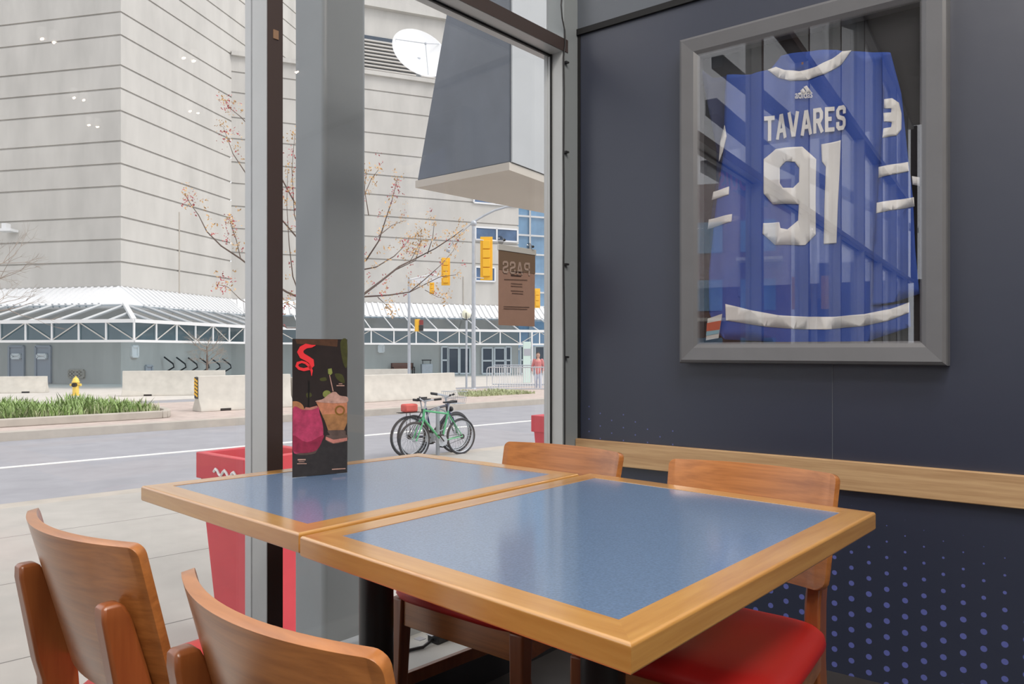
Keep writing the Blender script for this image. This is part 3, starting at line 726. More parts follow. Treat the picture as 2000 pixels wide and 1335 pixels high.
# ------------------------------------------------------------------ bicycles
def bicycle(base, rz, fcol, label, R0=0.33, basket=False, rack=False, front=-1, wb=1.04, bag=None, tyre=None):
    e = empty('bicycle', base, rz, label, 'bicycle')
    fm = mat('bike_paint', fcol, 0.35); tyre = tyre or M['rubber']
    f = front
    hf, hr = Vector((f * wb / 2, 0, R0)), Vector((-f * wb / 2, 0, R0))
    bb = Vector((-f * 0.08, 0, R0 - 0.05)); st = Vector((-f * 0.22, 0, R0 + 0.47)); ht = Vector((f * .30, 0, R0 + 0.50)); hb = Vector((f * .335, 0, R0 + 0.38))
    for c in (hf, hr):
        w_ = MB().tube([c + Vector((math.cos(a) * R0 * .97, 0, math.sin(a) * R0 * .97)) for a in [i * 2 * math.pi / 36 for i in range(36)]], 0.022, 8, close=True).build('wheel', tyre, e, smooth=True)
        MB().tube([c + Vector((math.cos(a) * R0 * .90, 0, math.sin(a) * R0 * .90)) for a in [i * 2 * math.pi / 36 for i in range(36)]], 0.011, 6, close=True).build('rim', M['steel'], w_, smooth=True)
        mb = MB()
        for i in range(24):
            a = i * 2 * math.pi / 24; mb.tube([c + Vector((0, (-1) ** i * .025, 0)), c + Vector((math.cos(a) * R0 * .9, 0, math.sin(a) * R0 * .9))], 0.0022, 3)
        mb.tube([c + Vector((0, -.045, 0)), c + Vector((0, .045, 0))], .018, 8); mb.build('spokes', M['steel'], w_)
    mb = MB()
    for a, b, r in ((bb, st, .017), (bb, hb, .020), (st + Vector((f * .02, 0, -.05)), ht, .017), (hb + Vector((-f * .01, 0, -.02)), ht + Vector((0, 0, .03)), .022)): mb.tube([a, b], r, 8)
    for s in (-1, 1):
        y = Vector((0, s * .05, 0))
        mb.tube([bb, hr + y], .010, 6); mb.tube([st + Vector((0, 0, -.04)), hr + y], .008, 6)
    mb.build('frame', fm, e, smooth=True)
    mb = MB()
    for s in (-1, 1): mb.tube([hb, hb + Vector((f * .03, s * .055, -.06)), hf + Vector((0, s * .055, 0))], .012, 6)
    mb.build('fork', fm, e, smooth=True)
    hs = ht + Vector((-f * .03, 0, .16))
    mb = MB(); mb.tube([ht, hs], .014, 6); mb.tube([hs + Vector((-f * .10, -.30, .05)), hs + Vector((0, -.16, .03)), hs + Vector((f * .04, 0, 0)), hs + Vector((0, .16, .03)), hs + Vector((-f * .10, .30, .05))], .012, 8)
    hb_ = mb.build('handlebar', M['steel'], e, smooth=True)
    for s in (-1, 1): MB().tube([hs + Vector((-f * .03, s * .20, .035)), hs + Vector((-f * .10, s * .31, .05))], .018, 8).build('grip', M['black'], hb_)
    sdl = st + Vector((-f * .03, 0, .14))
    mb = MB(); mb.tube([st, sdl], .013, 6); mb.build('seat_post', M['steel'], e)
    MB().loft([[sdl + Vector((f * x, y, z)) for x, y, z in q] for q in (
        [(.14, -.02, .0), (.14, .02, .0), (.14, .02, .025), (.14, -.02, .025)], [(.0, -.035, -.005), (.0, .035, -.005), (.0, .035, .03), (.0, -.035, .03)],
        [(-.12, -.075, 0), (-.12, .075, 0), (-.12, .075, .045), (-.12, -.075, .045)])]).build('saddle', M['black'], e, bevel=.008)
    mb = MB(); mb.tube([bb + Vector((0, -.03, 0)), bb + Vector((0, -.036, 0))], .095, 20); cr_ = mb.build('chainring', M['steel'], e)
    for s in (-1, 1):
        MB().tube([bb + Vector((0, s * .06, 0)), bb + Vector((s * .11, s * .07, -s * .12))], .011, 6).box(bb + Vector((s * .11, s * .11, -s * .12)), (.09, .07, .02)).build('pedal', M['black'], e)
    mb = MB(); mb.tube([hr + Vector((0, -.035, 0)), hr + Vector((0, -.05, 0))], .045, 14); mb.tube([hr + Vector((0, -.04, .04)), bb + Vector((0, -.04, .09))], .004, 4); mb.tube([hr + Vector((0, -.04, -.04)), bb + Vector((0, -.04, -.09))], .004, 4); mb.build('chain', M['rubber'], e)
    if basket:
        o = hs + Vector((f * .22, 0, -.02)); mb = MB()
        for zz, k in ((-.12, .8), (-.02, .9), (.10, 1)):
            mb.tube([o + Vector((sx * .16 * k, sy * .19 * k, zz)) for sx, sy in ((-1, -1), (1, -1), (1, 1), (-1, 1))], .005, 4, close=True)
        for i in range(8):
            for sy in (-1, 1):
                x = -.16 + .32 * i / 7; mb.tube([o + Vector((x * .8, sy * .152, -.12)), o + Vector((x, sy * .19, .10))], .003, 4)
            y = -.19 + .38 * i / 7
            for sx in (-1, 1): mb.tube([o + Vector((sx * .128, y * .8, -.12)), o + Vector((sx * .16, y, .10))], .003, 4)
            mb.tube([o + Vector((-.128, y * .8, -.12)), o + Vector((.128, y * .8, -.12))], .003, 4)
        mb.build('wire_basket', M['steel'], e)
        MB().ball(hs + Vector((f * .1, -.02, -.24)), .05).build('headlight', M['black'], e)
    if rack:
        mb = MB(); zt_ = R0 * 2 + .07
        for s in (-1, 0, 1): mb.tube([hr + Vector((f * .22, s * .06, zt_ - R0)), hr + Vector((-f * .2, s * .06, zt_ - R0))], .006, 5)
        for s in (-1, 1): mb.tube([hr + Vector((0, s * .06, 0)), hr + Vector((0, s * .06, zt_ - R0))], .006, 5)
        mb.build('rear_rack', M['black'], e)
        if bag: MB().box(hr + Vector((0.02, 0, zt_ - R0 + .08)), (.26, .18, .14)).build('red_bundle', mat('bundle_red', (0.62, 0.12, 0.10), 0.7), e, bevel=.03)
    return e
bp0 = G(856, 891, ZG)
bicycle(bp0, AR, (0.10, 0.42, 0.20), 'green bicycle with tan tyre walls, nearest of the parked bicycles', 0.315, front=-1, wb=1.02)
bicycle(bp0 + NR * .38 + UR * .22, AR + R(5), (0.08, 0.10, 0.20), 'dark bicycle with a wire front basket on the right of the group', 0.355, basket=True, front=1, wb=1.02)
bicycle(bp0 + NR * .30 + UR * .10, AR - R(4), (0.05, 0.05, 0.06), 'black bicycle with a rear rack carrying a red bundle', 0.35, rack=True, bag=True, front=1, wb=1.0)
bp_ = bp0 + NR * .17 + UR * .12
e = empty('bike_post', bp_, 0, 'grey metal post the bicycles are locked to', 'bike post')
MB().tube([(0, 0, 0), (0, 0, .85)], .035, 12).build('post', M['steel'], e, smooth=True)
MB().tube([Vector((math.cos(a) * .2, 0, .62 + math.sin(a) * .2)) for a in [i * math.pi / 10 for i in range(20)]], .014, 8, close=True).build('ring', M['steel'], e, smooth=True)

# red planters on the near pavement
def planter(p, rz, wt_, wb_, H, label, words=False):
    e = empty('tapered_planter', p, rz, label, 'planter')
    def sq(w_, z): return [(-w_, -w_, z), (w_, -w_, z), (w_, w_, z), (-w_, w_, z)]
    a, b = wt_ / 2, wb_ / 2
    MB().loft([sq(b, 0), sq(a, H - .16), sq(a + .02, H - .16), sq(a + .02, H), sq(a - .03, H), sq(a - .05, H - .14), sq(0.01, H - .14)]).build('planter_body', M['planter'], e, bevel=.006)
    MB().b2((-a + .04, -a + .04, H - .14), (a - .04, a - .04, H - .10)).build('soil', M['soil'], e)
    if words:
        mb = MB()
        x = -a * .2
        pts = [(x + .02 * i, -a - .024, H - .10 + .018 * math.sin(i * 1.3)) for i in range(14)]
        mb.tube(pts, .010, 5); mb.build('white_lettering', M['text'], e)
    return e
pc = D(506, 885, 4.75); pc.z = ZG
planter(pc, WRZ - R(90) + R(2) - R(0), 0.50, 0.34, 1.22, 'tall tapered red planter outside the glass behind the silver window post', True)
pc2 = D(1099, 812, 7.4); pc2.z = ZG
planter(pc2, WRZ, 0.40, 0.26, 1.22, 'tall tapered red planter glimpsed at the right edge of the window')

# ------------------------------------------------------------------ trees
def twig_leaves(bm, p, n, spread, size):
    for i in range(n):
        c = p + Vector([random.gauss(0, spread) for _ in range(3)])
        a = Vector([random.uniform(-1, 1) for _ in range(3)]).normalized(); b = a.orthogonal().normalized()
        s = size * random.uniform(.5, 1.2)
        v = [bm.verts.new(c + a * s), bm.verts.new(c + b * s * .5), bm.verts.new(c - a * s), bm.verts.new(c - b * s * .5)]
        bm.faces.new(v)
tb = D(628, 600, 8.8); tb.z = ZG
tree = empty('street_tree', tb, 0, 'young budding street tree standing behind the grey steel column', 'tree')
mb = MB()
T0 = Vector((0, 0, 0)); H1 = D(628, 640, 8.8).z - ZG
mb.tube([T0, (0.02, 0, H1 * .5), (0, 0, H1), (-0.03, 0.05, H1 + 1.5), (0.05, 0.1, H1 + 3.6)], [.075, .065, .055, .035, .012], 10)
mb.build('trunk', M['bark'], tree, smooth=True)
BR = [
 (8.4, [(628, 640), (668, 612), (712, 573), (745, 548), (780, 520), (815, 503), (850, 485), (885, 462), (905, 447)], .016),
 (8.6, [(640, 600), (712, 579), (760, 576), (800, 570), (830, 555), (860, 540), (895, 536)], .012),
 (8.9, [(628, 560), (680, 528), (715, 508), (740, 470), (752, 432), (766, 390), (776, 348)], .013),
 (8.8, [(740, 460), (765, 440), (790, 430)], .006),
 (8.6, [(690, 530), (735, 521), (770, 500), (790, 480), (800, 463)], .009),
 (8.4, [(770, 528), (812, 508), (820, 480), (822, 455)], .006),
 (8.4, [(835, 495), (845, 465), (848, 436)], .006),
 (8.5, [(800, 570), (830, 545), (858, 520), (885, 490), (897, 465)], .006),
 (8.6, [(738, 580), (755, 596), (768, 611)], .005),
 (8.7, [(830, 566), (855, 580), (868, 582)], .004),
 (8.5, [(800, 512), (812, 490), (822, 470)], .005),
 (9.0, [(628, 600), (560, 570), (520, 545), (470, 505), (432, 480), (404, 452), (388, 420), (372, 398), (360, 378)], .014),
 (9.0, [(470, 505), (462, 470), (452, 440), (449, 430)], .007),
 (9.2, [(628, 520), (560, 440), (520, 395), (478, 335), (455, 300), (446, 275), (436, 248)], .012),
 (9.2, [(600, 440), (540, 330), (500, 260), (470, 228), (450, 212), (438, 196)], .010),
 (9.1, [(628, 640), (590, 590), (572, 540), (565, 480), (560, 400), (562, 330)], .010),
 (9.0, [(628, 560), (600, 500), (575, 420), (570, 330), (576, 260)], .009),
 (9.0, [(628, 640), (560, 640), (520, 612), (470, 585), (445, 560), (428, 556)], .008),
 (8.7, [(628, 500), (680, 430), (712, 380), (725, 350), (740, 330)], .010),
 (8.6, [(720, 420), (712, 370), (716, 330)], .006),
 (9.2, [(628, 640), (575, 600), (560, 590), (540, 598)], .006),
]
bl = bmesh.new(); blr = bmesh.new()
for dep, pts, r in BR:
    P = []
    for i, q in enumerate(pts):
        d_ = dep + 0.25 * math.sin(i * 1.1 + dep * 7); P.append(D(q[0], q[1], d_) - tb)
    n = len(P)
    mb = MB(); mb.tube(P, [max(.0022, r * (1 - .8 * i / (n - 1))) for i in range(n)], 6); mb.build('branch', M['bark'], tree, smooth=True)
    # side twigs with buds
    for i in range(max(1, n // 3), n):
        for k in range(4):
            f = random.random(); p = P[i - 1].lerp(P[i], f)
            q = p + Vector((random.gauss(0, .05), random.gauss(0, .05), abs(random.gauss(.08, .06))))
            twig_leaves(bl if random.random() < .72 else blr, q, 5, .022, .017)
    twig_leaves(bl, P[-1], 18, .035, .018); twig_leaves(bl, P[-2], 12, .04, .018)
    if dep >= 8.9: twig_leaves(blr, P[-2].lerp(P[-1], .4), 30, .05, .018)
for bmx, m_, nm in ((bl, M['bud'], 'orange_buds'), (blr, M['budred'], 'red_buds')):
    me = bpy.data.meshes.new(nm); bmx.to_mesh(me); bmx.free(); me.materials.append(m_)
    o = bpy.data.objects.new(nm, me); COL.objects.link(o); o.parent = tree; o['kind'] = 'stuff'
def bare_tree(base, H, nb, label, spread, rr=.05, stems=.3):
    e = empty('bare_tree', base, 0, label, 'tree')
    MB().tube([(0, 0, 0), (0.02, 0, H * .5), (0, 0, H * .8)], [rr, rr * .8, rr * .4], 8).build('trunk', M['bark'], e, smooth=True)
    mb = MB()
    def grow(p, d, L, r, k):
        q = p + d * L; mid = p + d * L * .5 + Vector([random.gauss(0, L * .05) for _ in range(3)])
        mb.tube([p, mid, q], [r, r * .8, r * .6], 4)
        if k:
            for _ in range(3):
                nd = (d + Vector([random.gauss(0, spread) for _ in range(3)])).normalized(); grow(q, nd, L * random.uniform(.5, .8), r * .55, k - 1)
    for i in range(nb):
        a = i * 2.4; grow(Vector((0, 0, H * random.uniform(stems, .8))), Vector((math.cos(a), math.sin(a), random.uniform(0, .9))).normalized(), H * .22, rr * .35, 3)
    mb.build('branches', mat('pale_bark', (0.33, 0.28, 0.24), 0.9), e); return e
bare_tree(G(404, 752, ZG), 2.6, 14, 'small bare ornamental tree in front of the wall bike hooks', .45, .07, .35)
bare_tree(D(-60, 770, 26).xy.to_3d() + Vector((0, 0, ZG)), 5.4, 12, 'bare tree at the left edge of the photo with thin grey twigs', .35, .07, .5)

# ------------------------------------------------------------------ steel column and canopy sign outside the glass
dcl = 3.0
cc = D(645, 684, dcl); cc.z = ZG
colm = MB().b2((-0.10, -0.10, 0), (0.10, 0.10, 6.5)).build('steel_column', M['column'], None, bevel=.018, seg=4)
colm.location = cc; colm.rotation_euler = (0, 0, WRZ)
tag(colm, 'tall square grey steel column just outside the window', 'column')
Hb = 1.1; ZB = CAMZ + Hb
def Zp(px, py, z): d = F * (z - CAMZ) / (HY - py); return Vector(((px - CX) / F * d, d, z))
pA, pB, pC, pD = Zp(996, 316, ZB), Zp(815, 352, ZB), Zp(1062, 341, ZB), Zp(1062, 403, ZB)
box_ = empty('canopy_box', (0, 0, 0), 0, 'slate grey wedge shaped canopy box hanging outside the upper window', 'canopy')
dAC = (pC - pA); dBD = (pD - pB)
tAB = (pB - pA)
# slanted left edge in the plane of the front face
k_ = (875 - CX) / F; tt = (k_ * pA.y - pA.x) / (tAB.x - k_ * tAB.y); pT = pA + tAB * tt; zT = CAMZ + (HY - 10) * pT.y / F
sl = (1 - tt) / (zT - ZB)
Ht = 1.9
topB = pA + tAB * (1 - sl * Ht); topB.z = ZB + Ht; topA = pA.copy(); topA.z = ZB + Ht
ext = dAC * 6; extD = pB + dBD * 1.6; 
back1 = pA + ext; 
vs = [pA, pB, extD, back1]; 
tvs = [topA, topB, extD + (topB - pB), back1 + Vector((0, 0, Ht))]
mb = MB(); mb.loft([vs, tvs]); mb.build('slate_cladding', M['panelgrey'], box_, bevel=.006)
cen = (vs[0] + vs[1] + vs[2] + vs[3]) / 4
mb = MB(); mb.loft([[cen + (v - cen) * 1.012 + Vector((0, 0, -.05)) for v in vs], [cen + (v - cen) * 1.012 + Vector((0, 0, -.004)) for v in vs]]); mb.build('soffit_panel', M['soffit'], box_)
nAC = Vector((dAC.y, -dAC.x, 0)).normalized()
mb = MB(); mb.loft([[pA + nAC * .012 + dAC * .02, pA + ext + nAC * .012, pA + ext + nAC * .002, pA + nAC * .002 + dAC * .02], [v + Vector((0, 0, Ht)) for v in (pA + nAC * .012 + dAC * .02, pA + ext + nAC * .012, pA + ext + nAC * .002, pA + nAC * .002 + dAC * .02)]])
mb.build('pale_side_panel', M['alu'], box_)
# building above: fascia beam outside
# ------------------------------------------------------------------ room shell
def wbox(name, a, b, m, parent=None, bevel=0, kind=None, root=None):
    o = MB().b2(a, b).build(name, m, parent, bevel=bevel)
    if parent is None: o.location = A0; o.rotation_euler = (0, 0, WRZ); o['kind'] = 'structure'
    return o
def rbox(name, a, b, m, parent=None, bevel=0, struct=True):
    o = MB().b2(a, b).build(name, m, parent, bevel=bevel)
    if parent is None:
        o.location = C; o.rotation_euler = (0, 0, RRZ)
        if struct: o['kind'] = 'structure'
    return o
SL = -11.0
def W3(s, y, z=0): return A0 + U * s - NI * y + Vector((0, 0, z))
Qs = [W3(SC + .05, .0), W3(SL, .0)]
far1 = C + dv * 9.5; far2 = far1 + (Qs[1] - Qs[0])
for nm, z0, z1, m_ in (('floor', -0.12, 0.0, M['floor']), ('ceiling', CEIL, CEIL + .15, M['ceil'])):
    mb = MB(); poly = [C + NW * .2 + U * 0, C + dv * 9.5 + NW * .2, far2, W3(SL, 0), ]
    if nm == 'ceiling': poly = [C + NW * .2 - NI * .12, C + dv * 9.5 + NW * .2, far2, W3(SL, .12)]
    mb.prism([(p.x, p.y) for p in poly], z1 - z0, 'z', z0); o = mb.build(nm, m_, kind='structure')
MB().prism([(p.x, p.y) for p in (C + NW * .2 - NI * .12, C + dv * 9.5 + NW * .2, far2, W3(SL, .12))], 10.0, 'z', CEIL + .15).build('unseen_storeys', M['panelgrey'], kind='structure')  # unseen storeys over the room, added to shade the column and sidewalk
MB().prism([(p.x, p.y) for p in (W3(SC, -.0), W3(SC, .15), W3(SL, .15), W3(SL, -.0))], 0.70, 'z', ZG).build('wall_foundation', M['conc_side'], kind='structure')
rbox('wall_right', (0.012, 0, 0), (9.5, .12, CEIL), M['navy'])
zg_ = wt(1132, 64)[1]
rbox('trim_1', (0.0, -.012, zg_ - .012), (9.5, 0.0, zg_ + .012), M['gasket'])
rbox('wall_right_upper', (0.0, -.004, zg_ + .012), (9.5, 0.0, CEIL), M['navy2'])
rbox('trim_2', (-.02, -.004, 0), (.012, .03, zg_ + .01), M['gasket'])
mb = MB().b2((.0, -.003, 0), (.003, 0, 1.0)); mb.bm.free()
# vertical panel seam
ts, _ = wt(1626, 800); rbox('trim_4', (ts - .001, -.0015, RAILZ), (ts + .001, 0, zg_ - .02), M['navy2'])
mb = MB(); mb.prism([(p.x, p.y) for p in (far1, far2, far2 + dv * .1, far1 + dv * .1)], CEIL, 'z', 0); mb.build('wall_back', M['backwall'], kind='structure')
e0 = W3(SL, 0); mb = MB(); mb.prism([(p.x, p.y) for p in (e0, far2, far2 - U * .1, e0 - U * .1)], 2.3, 'z', 0); mb.build('wall_left', M['backwall'], kind='structure')
w2 = empty('window_2', kind='structure'); vv = far2 - e0; nn = 7
for i in range(nn + 1):
    q = e0 + vv * i / nn - U * .05; MB().box((q.x, q.y, (2.3 + CEIL) / 2), (.07, .1, CEIL - 2.3), Matrix.Rotation(WRZ, 4, 'Z')).build('mullion', M['bronze'], w2)
MB().prism([(p.x, p.y) for p in (e0 - U * .05, far2 - U * .05, far2 - U * .058, e0 - U * .058)], CEIL - 2.3, 'z', 2.3).build('pane', M['glass'], w2)
# oak rail on the wall
ra = rbox('chair_rail', (.0, -.022, RAILZ - .095), (9.0, 0, RAILZ), M['rail'], bevel=.003, struct=False)
tag(ra, 'pale oak board fixed along the navy wall as a chair rail', 'wall rail')

# window wall
ZTR0, ZTR1 = 2.235, 2.285; GY = 0.075
win = empty('window_1', A0, WRZ, kind='structure')
def wpart(name, a, b, m, bevel=0, parent=None): return MB().b2(a, b).build(name, m, parent or win, bevel=bevel)
s1a, s1b = s_at(522), s_at(552)
muls = [(s1a, s1b)]
step = 1.45; s = s1a - step
while s > SL: muls.append((s, s + (s1b - s1a))); s -= step
for i, (a, b) in enumerate(muls):
    o = wpart('mullion', (a, 0.002, .12), (b, .115, CEIL), M['alu'], .002)
    wpart('mullion_face', (a, -.001, .12), (b, .0015, CEIL), M['bronze'], 0, o)
wpart('transom', (SL, .002, ZTR0), (SC - .07, .115, ZTR1), M['alu'], .002)
wpart('transom_face', (SL, -.002, ZTR0), (SC - .07, .0015, ZTR1), M['bronze'])
sj0, sj1 = s_at(1101), s_at(1129)
wpart('jamb', (sj0, 0.0, .12), (SC + .02, .088, CEIL), M['column'], .002)
wpart('jamb_return', (sj0 - .004, .004, .12), (sj0, .086, ZTR0), M['alu'])
for (a, b, c_, d_, m_) in ((sj0 - .010, sj0 - .004, .062, .086, 'alu'), (sj0 - .010, sj0 - .004, .055, .062, 'gasket'), (sj0 - .012, sj0 - .004, .074, .090, 'alu')):
    wpart('glazing_bead', (a, c_, .12), (b, d_, ZTR0), M[m_])
wpart('glazing_gasket', (SL, .060, ZTR0 - .008), (SC - .08, .068, ZTR0), M['gasket'])
wpart('bottom_rail', (SL, .045, .10), (SC - .05, .115, .155), M['alu'], .003)
wpart('upper_transom', (SL, .002, 3.55), (SC, .115, 3.62), M['bronze'])
wpart('top_rail', (SL, .0, CEIL - .06), (SC, .115, CEIL), M['alu'])
edges = sorted([m_[0] for m_ in muls] + [sj0] + [SL])
prev = SL
bounds = [(muls[i + 1][1] if i + 1 < len(muls) else SL, muls[i][0]) for i in range(len(muls))]
bounds = [(s1b, sj0 - .003)] + bounds
for a, b in bounds:
    wpart('pane', (a, GY, .15), (b, GY + .008, ZTR0), M['glass'])
    wpart('pane', (a, GY, ZTR1), (b, GY + .008, CEIL - .06), M['glass'])
# small square tag on the dark mullion face
s_, z_ = wl(538, 68); t_ = wpart('sticker', (s_ - .008, -.003, z_ - .012), (s_ + .008, -.001, z_ + .012), mat('tan_sticker', (0.25, 0.15, 0.09), .7))
# sill
sil = wbox('sill', (SL, -.187, .0), (SC + .0, .08, .118), M['black'])
sil.name = 'trim_3'
sil2 = wbox('window_sill', (SL, -.187, .118), (SC, .08, .124), M['sill'], bevel=.001)
sil2.name = 'trim_5'
# black cable with clips on the jamb
mb = MB(); pts = []
for px, py in ((1099, -30), (1096, 10), (1098, 35), (1103, 60), (1104, 85), (1101, 110), (1102, 180), (1101, 300), (1102, 420), (1101, 515), (1102, 600), (1103, 700), (1103, 860)):
    s_, z_ = wl(px, py, -.006); pts.append((s_, -.006, z_))
s_, z_ = pts[-1][0], .13; pts.append((s_, -.006, .124))
cab = MB().tube(pts, .0032, 6).build('cable', M['black'], None, smooth=True); cab.location = A0; cab.rotation_euler = (0, 0, WRZ)
tag(cab, 'thin black cable running down the corner window jamb', 'cable')
for i, py in enumerate((122, 297, 516, 697)):
    s_, z_ = wl(1106, py, -.006)
    o = MB().box((s_, -.006, z_), (.014, .012, .008)).ball((s_ + .006, -.012, z_), .004, 8, 6).build('cable_clip', M['black']); o.location = A0; o.rotation_euler = (0, 0, WRZ)
    tag(o, ['topmost black clip holding the cable on the corner jamb', 'black cable clip second from the top on the corner jamb', 'black cable clip at mid height on the corner jamb', 'lowest black clip holding the cable on the corner jamb'][i], 'cable clip')
# power strip on the sill
p0 = G(905, 1232, .124); p1 = G(845, 1256, .124)
ang = math.atan2(p1.y - p0.y, p1.x - p0.x)
e = empty('power_strip', (p0 + p1) / 2, ang, 'black power strip lying on the window sill under the tables', 'power strip')
L = (p1 - p0).length
MB().b2((-L / 2, -.025, 0), (L / 2, .025, .03)).build('casing', M['black'], e, bevel=.004)
for k in range(4): MB().b2((-L / 2 + .03 + k * .05, -.014, .03), (-L / 2 + .055 + k * .05, .014, .0315)).build('socket', M['door'], e)
MB().tube([(L / 2, 0, .012), (L / 2 + .05, .01, .006), (L / 2 + .14, -.02, .006), (L / 2 + .25, -.09, .006)], .005, 6).build('cord', M['black'], e)

# pass notice with suction cups on the glass
pq = [wl(972.5, 486, GY - .004), wl(1043.5, 496, GY - .004), wl(1042.5, 637.5, GY - .004), wl(972.5, 634.5, GY - .004)]
nt_ = empty('notice_holder', A0, WRZ, 'brown PASS notice in a clear holder hung on the glass by suction cups', 'notice')
brown = mat('brown_print', (0.34, 0.21, 0.16), 0.6, var=.05, scale=20)
MB().loft([[(q[0], GY - .008, q[1]) for q in pq], [(q[0], GY - .006, q[1]) for q in pq]]).build('notice_sheet', brown, nt_)
s0_, s1_ = pq[0][0], pq[1][0]; zt0, zt1 = pq[0][1], pq[1][1]; zb0 = pq[3][1]; WS = s1_ - s0_; HS = zt0 - zb0
MB().b2((s0_, GY - .009, zb0 + HS * .73), (s1_, GY - .0082, zt0)).build('dark_header', mat('header_brown', (0.18, 0.12, 0.08), 0.6), nt_)
MB().b2((s0_ - .004, GY - .011, zt0 - .004), (s1_ + .004, GY - .004, zt0 + .018)).build('clear_holder', mat('milky_plastic', (0.55, 0.55, 0.53), 0.3), nt_, bevel=.001)
for px, py in ((979, 469), (1035, 482)):
    s_, z_ = wl(px, py, GY - .004); mb = MB()
    mb.loft([[(s_ + r * math.cos(a), y, z_ + r * math.sin(a)) for a in [i * math.pi / 10 for i in range(20)]] for r, y in ((.017, GY - .001), (.013, GY - .006), (.006, GY - .009), (.005, GY - .016), (.003, GY - .018))])
    o = mb.build('suction_cup', M['clear'], nt_, smooth=True)
    MB().ball((s_ + .002, GY - .018, z_), .005, 10, 6).build('cup_knob', M['black'], o)

# block lettering made of strokes
GL = {
 'T': [[(0, 1), (1, 1)], [(.5, 1), (.5, 0)]],
 'A': [[(0, 0), (.42, 1), (.58, 1), (1, 0)], [(.18, .3), (.82, .3)]],
 'V': [[(0, 1), (.42, 0), (.58, 0), (1, 1)]],
 'R': [[(0, 0), (0, 1), (.8, 1), (1, .85), (1, .62), (.8, .48), (0, .48)], [(.5, .48), (1, 0)]],
 'E': [[(1, 1), (0, 1), (0, 0), (1, 0)], [(0, .52), (.8, .52)]],
 'S': [[(1, .78), (1, .9), (.8, 1), (.2, 1), (0, .88), (0, .66), (.15, .56), (.85, .44), (1, .34), (1, .12), (.8, 0), (.2, 0), (0, .1), (0, .22)]],
 'P': [[(0, 0), (0, 1), (.8, 1), (1, .85), (1, .60), (.8, .45), (0, .45)]],
 'L': [[(0, 1), (0, 0), (1, 0)]], 'I': [[(.5, 0), (.5, 1)]],
 'G': [[(1, .8), (.8, 1), (.2, 1), (0, .85), (0, .15), (.2, 0), (.8, 0), (1, .15), (1, .48), (.55, .48)]],
 'U': [[(0, 1), (0, .15), (.2, 0), (.8, 0), (1, .15), (1, 1)]], 'O': [[(.2, 0), (0, .2), (0, .8), (.2, 1), (.8, 1), (1, .8), (1, .2), (.8, 0), (.2, 0)]],
}
def stroke_bm(mb, pts, th, fn, depth):
    """thick polyline in 2D, extruded slightly; fn(u,v,layer)->3D"""
    n = len(pts); V = [Vector(p) for p in pts]; L, Rr = [], []
    for i in range(n):
        if i == 0: t0 = t1 = (V[1] - V[0]).normalized()
        elif i == n - 1: t0 = t1 = (V[-1] - V[-2]).normalized()
        else: t0 = (V[i] - V[i - 1]).normalized(); t1 = (V[i + 1] - V[i]).normalized()
        n0 = Vector((-t0.y, t0.x)); n1 = Vector((-t1.y, t1.x)); m_ = n0 + n1
        if m_.length < .3: m_ = n1
        m_ = m_ / max(.5, m_.dot(n1)); tw = th[i] if isinstance(th, (list, tuple)) else th
        ex = Vector((0, 0))
        L.append(V[i] + m_ * tw / 2); Rr.append(V[i] - m_ * tw / 2)
    # extend butt ends
    if not isinstance(th, (list, tuple)) and (V[0] - V[-1]).length > 1e-6:
        pass
    for i in range(n - 1):
        q = [L[i], L[i + 1], Rr[i + 1], Rr[i]]
        sub = 3
        for k in range(sub):
            a, b = k / sub, (k + 1) / sub
            qq = [q[0].lerp(q[1], a), q[0].lerp(q[1], b), q[3].lerp(q[2], b), q[3].lerp(q[2], a)]
            mb.loft([[fn(p.x, p.y, 0) for p in qq], [fn(p.x, p.y, 1) for p in qq]])
def word(text, widths, gap, th, mapuv, mirror=False):
    """glyph boxes laid out from 0..W by 0..1; mapuv(u01, v01, layer)"""
    mb = MB(); Wt = sum(widths) + gap * (len(text) - 1); x = 0
    for ch, w_ in zip(text, widths):
        for st_ in GL[ch]:
            pts = [(x + th / 2 + p[0] * (w_ - th), th / 2 + p[1] * (1 - th)) for p in st_]
            # square ends
            P = [Vector(p) for p in pts]
            for a, b in ((0, 1), (-1, -2)):
                d_ = (P[a] - P[b]).normalized()
                if abs(P[a].y - th / 2) < 1e-4 or abs(P[a].y - 1 + th / 2) < 1e-4 or abs(P[a].x - x - th / 2) < 1e-4 or abs(P[a].x - x - w_ + th / 2) < 1e-4:
                    P[a] = P[a] + d_ * th / 2
            stroke_bm(mb, [tuple(p) for p in P], th, lambda u, v, l: mapuv(u / Wt, v, l), 0)
        x += w_ + gap
    return mb
# PASS reads mirrored from inside
def mp(u, v, l):
    px = 1035 - u * 53; py0 = 541 - (1 - u) * 0; pyt = 509 + (px - 985) * .08; pyb = 529 + (px - 985) * .10 + 4
    s_, z_ = wl(px, pyb + (pyt - pyb) * v, GY - .010 - l * .001); return (s_, GY - .0095 - l * .001, z_)
word('PASS', [.75] * 4, .2, .17, mp).build('pass_lettering', mat('faint_print', (0.40, 0.30, 0.25), 0.6), nt_)
mb = MB()
for k, (px0, px1, py) in enumerate(((998, 1022, 530), (998, 1018, 537), (985, 1030, 545), (998, 1020, 553), (998, 1020, 558), (998, 1022, 567), (1000, 1022, 572), (984, 1034, 598), (984, 1030, 602))):
    a = wl(px0, py, GY - .01); b = wl(px1, py + 1.5, GY - .01); mb.bar((a[0], GY - .010, a[1]), (b[0], GY - .010, b[1]), .001, .003 if k < 2 else .0013)
mb.build('small_print', mat('dark_print', (0.06, 0.04, 0.035), 0.6), nt_)

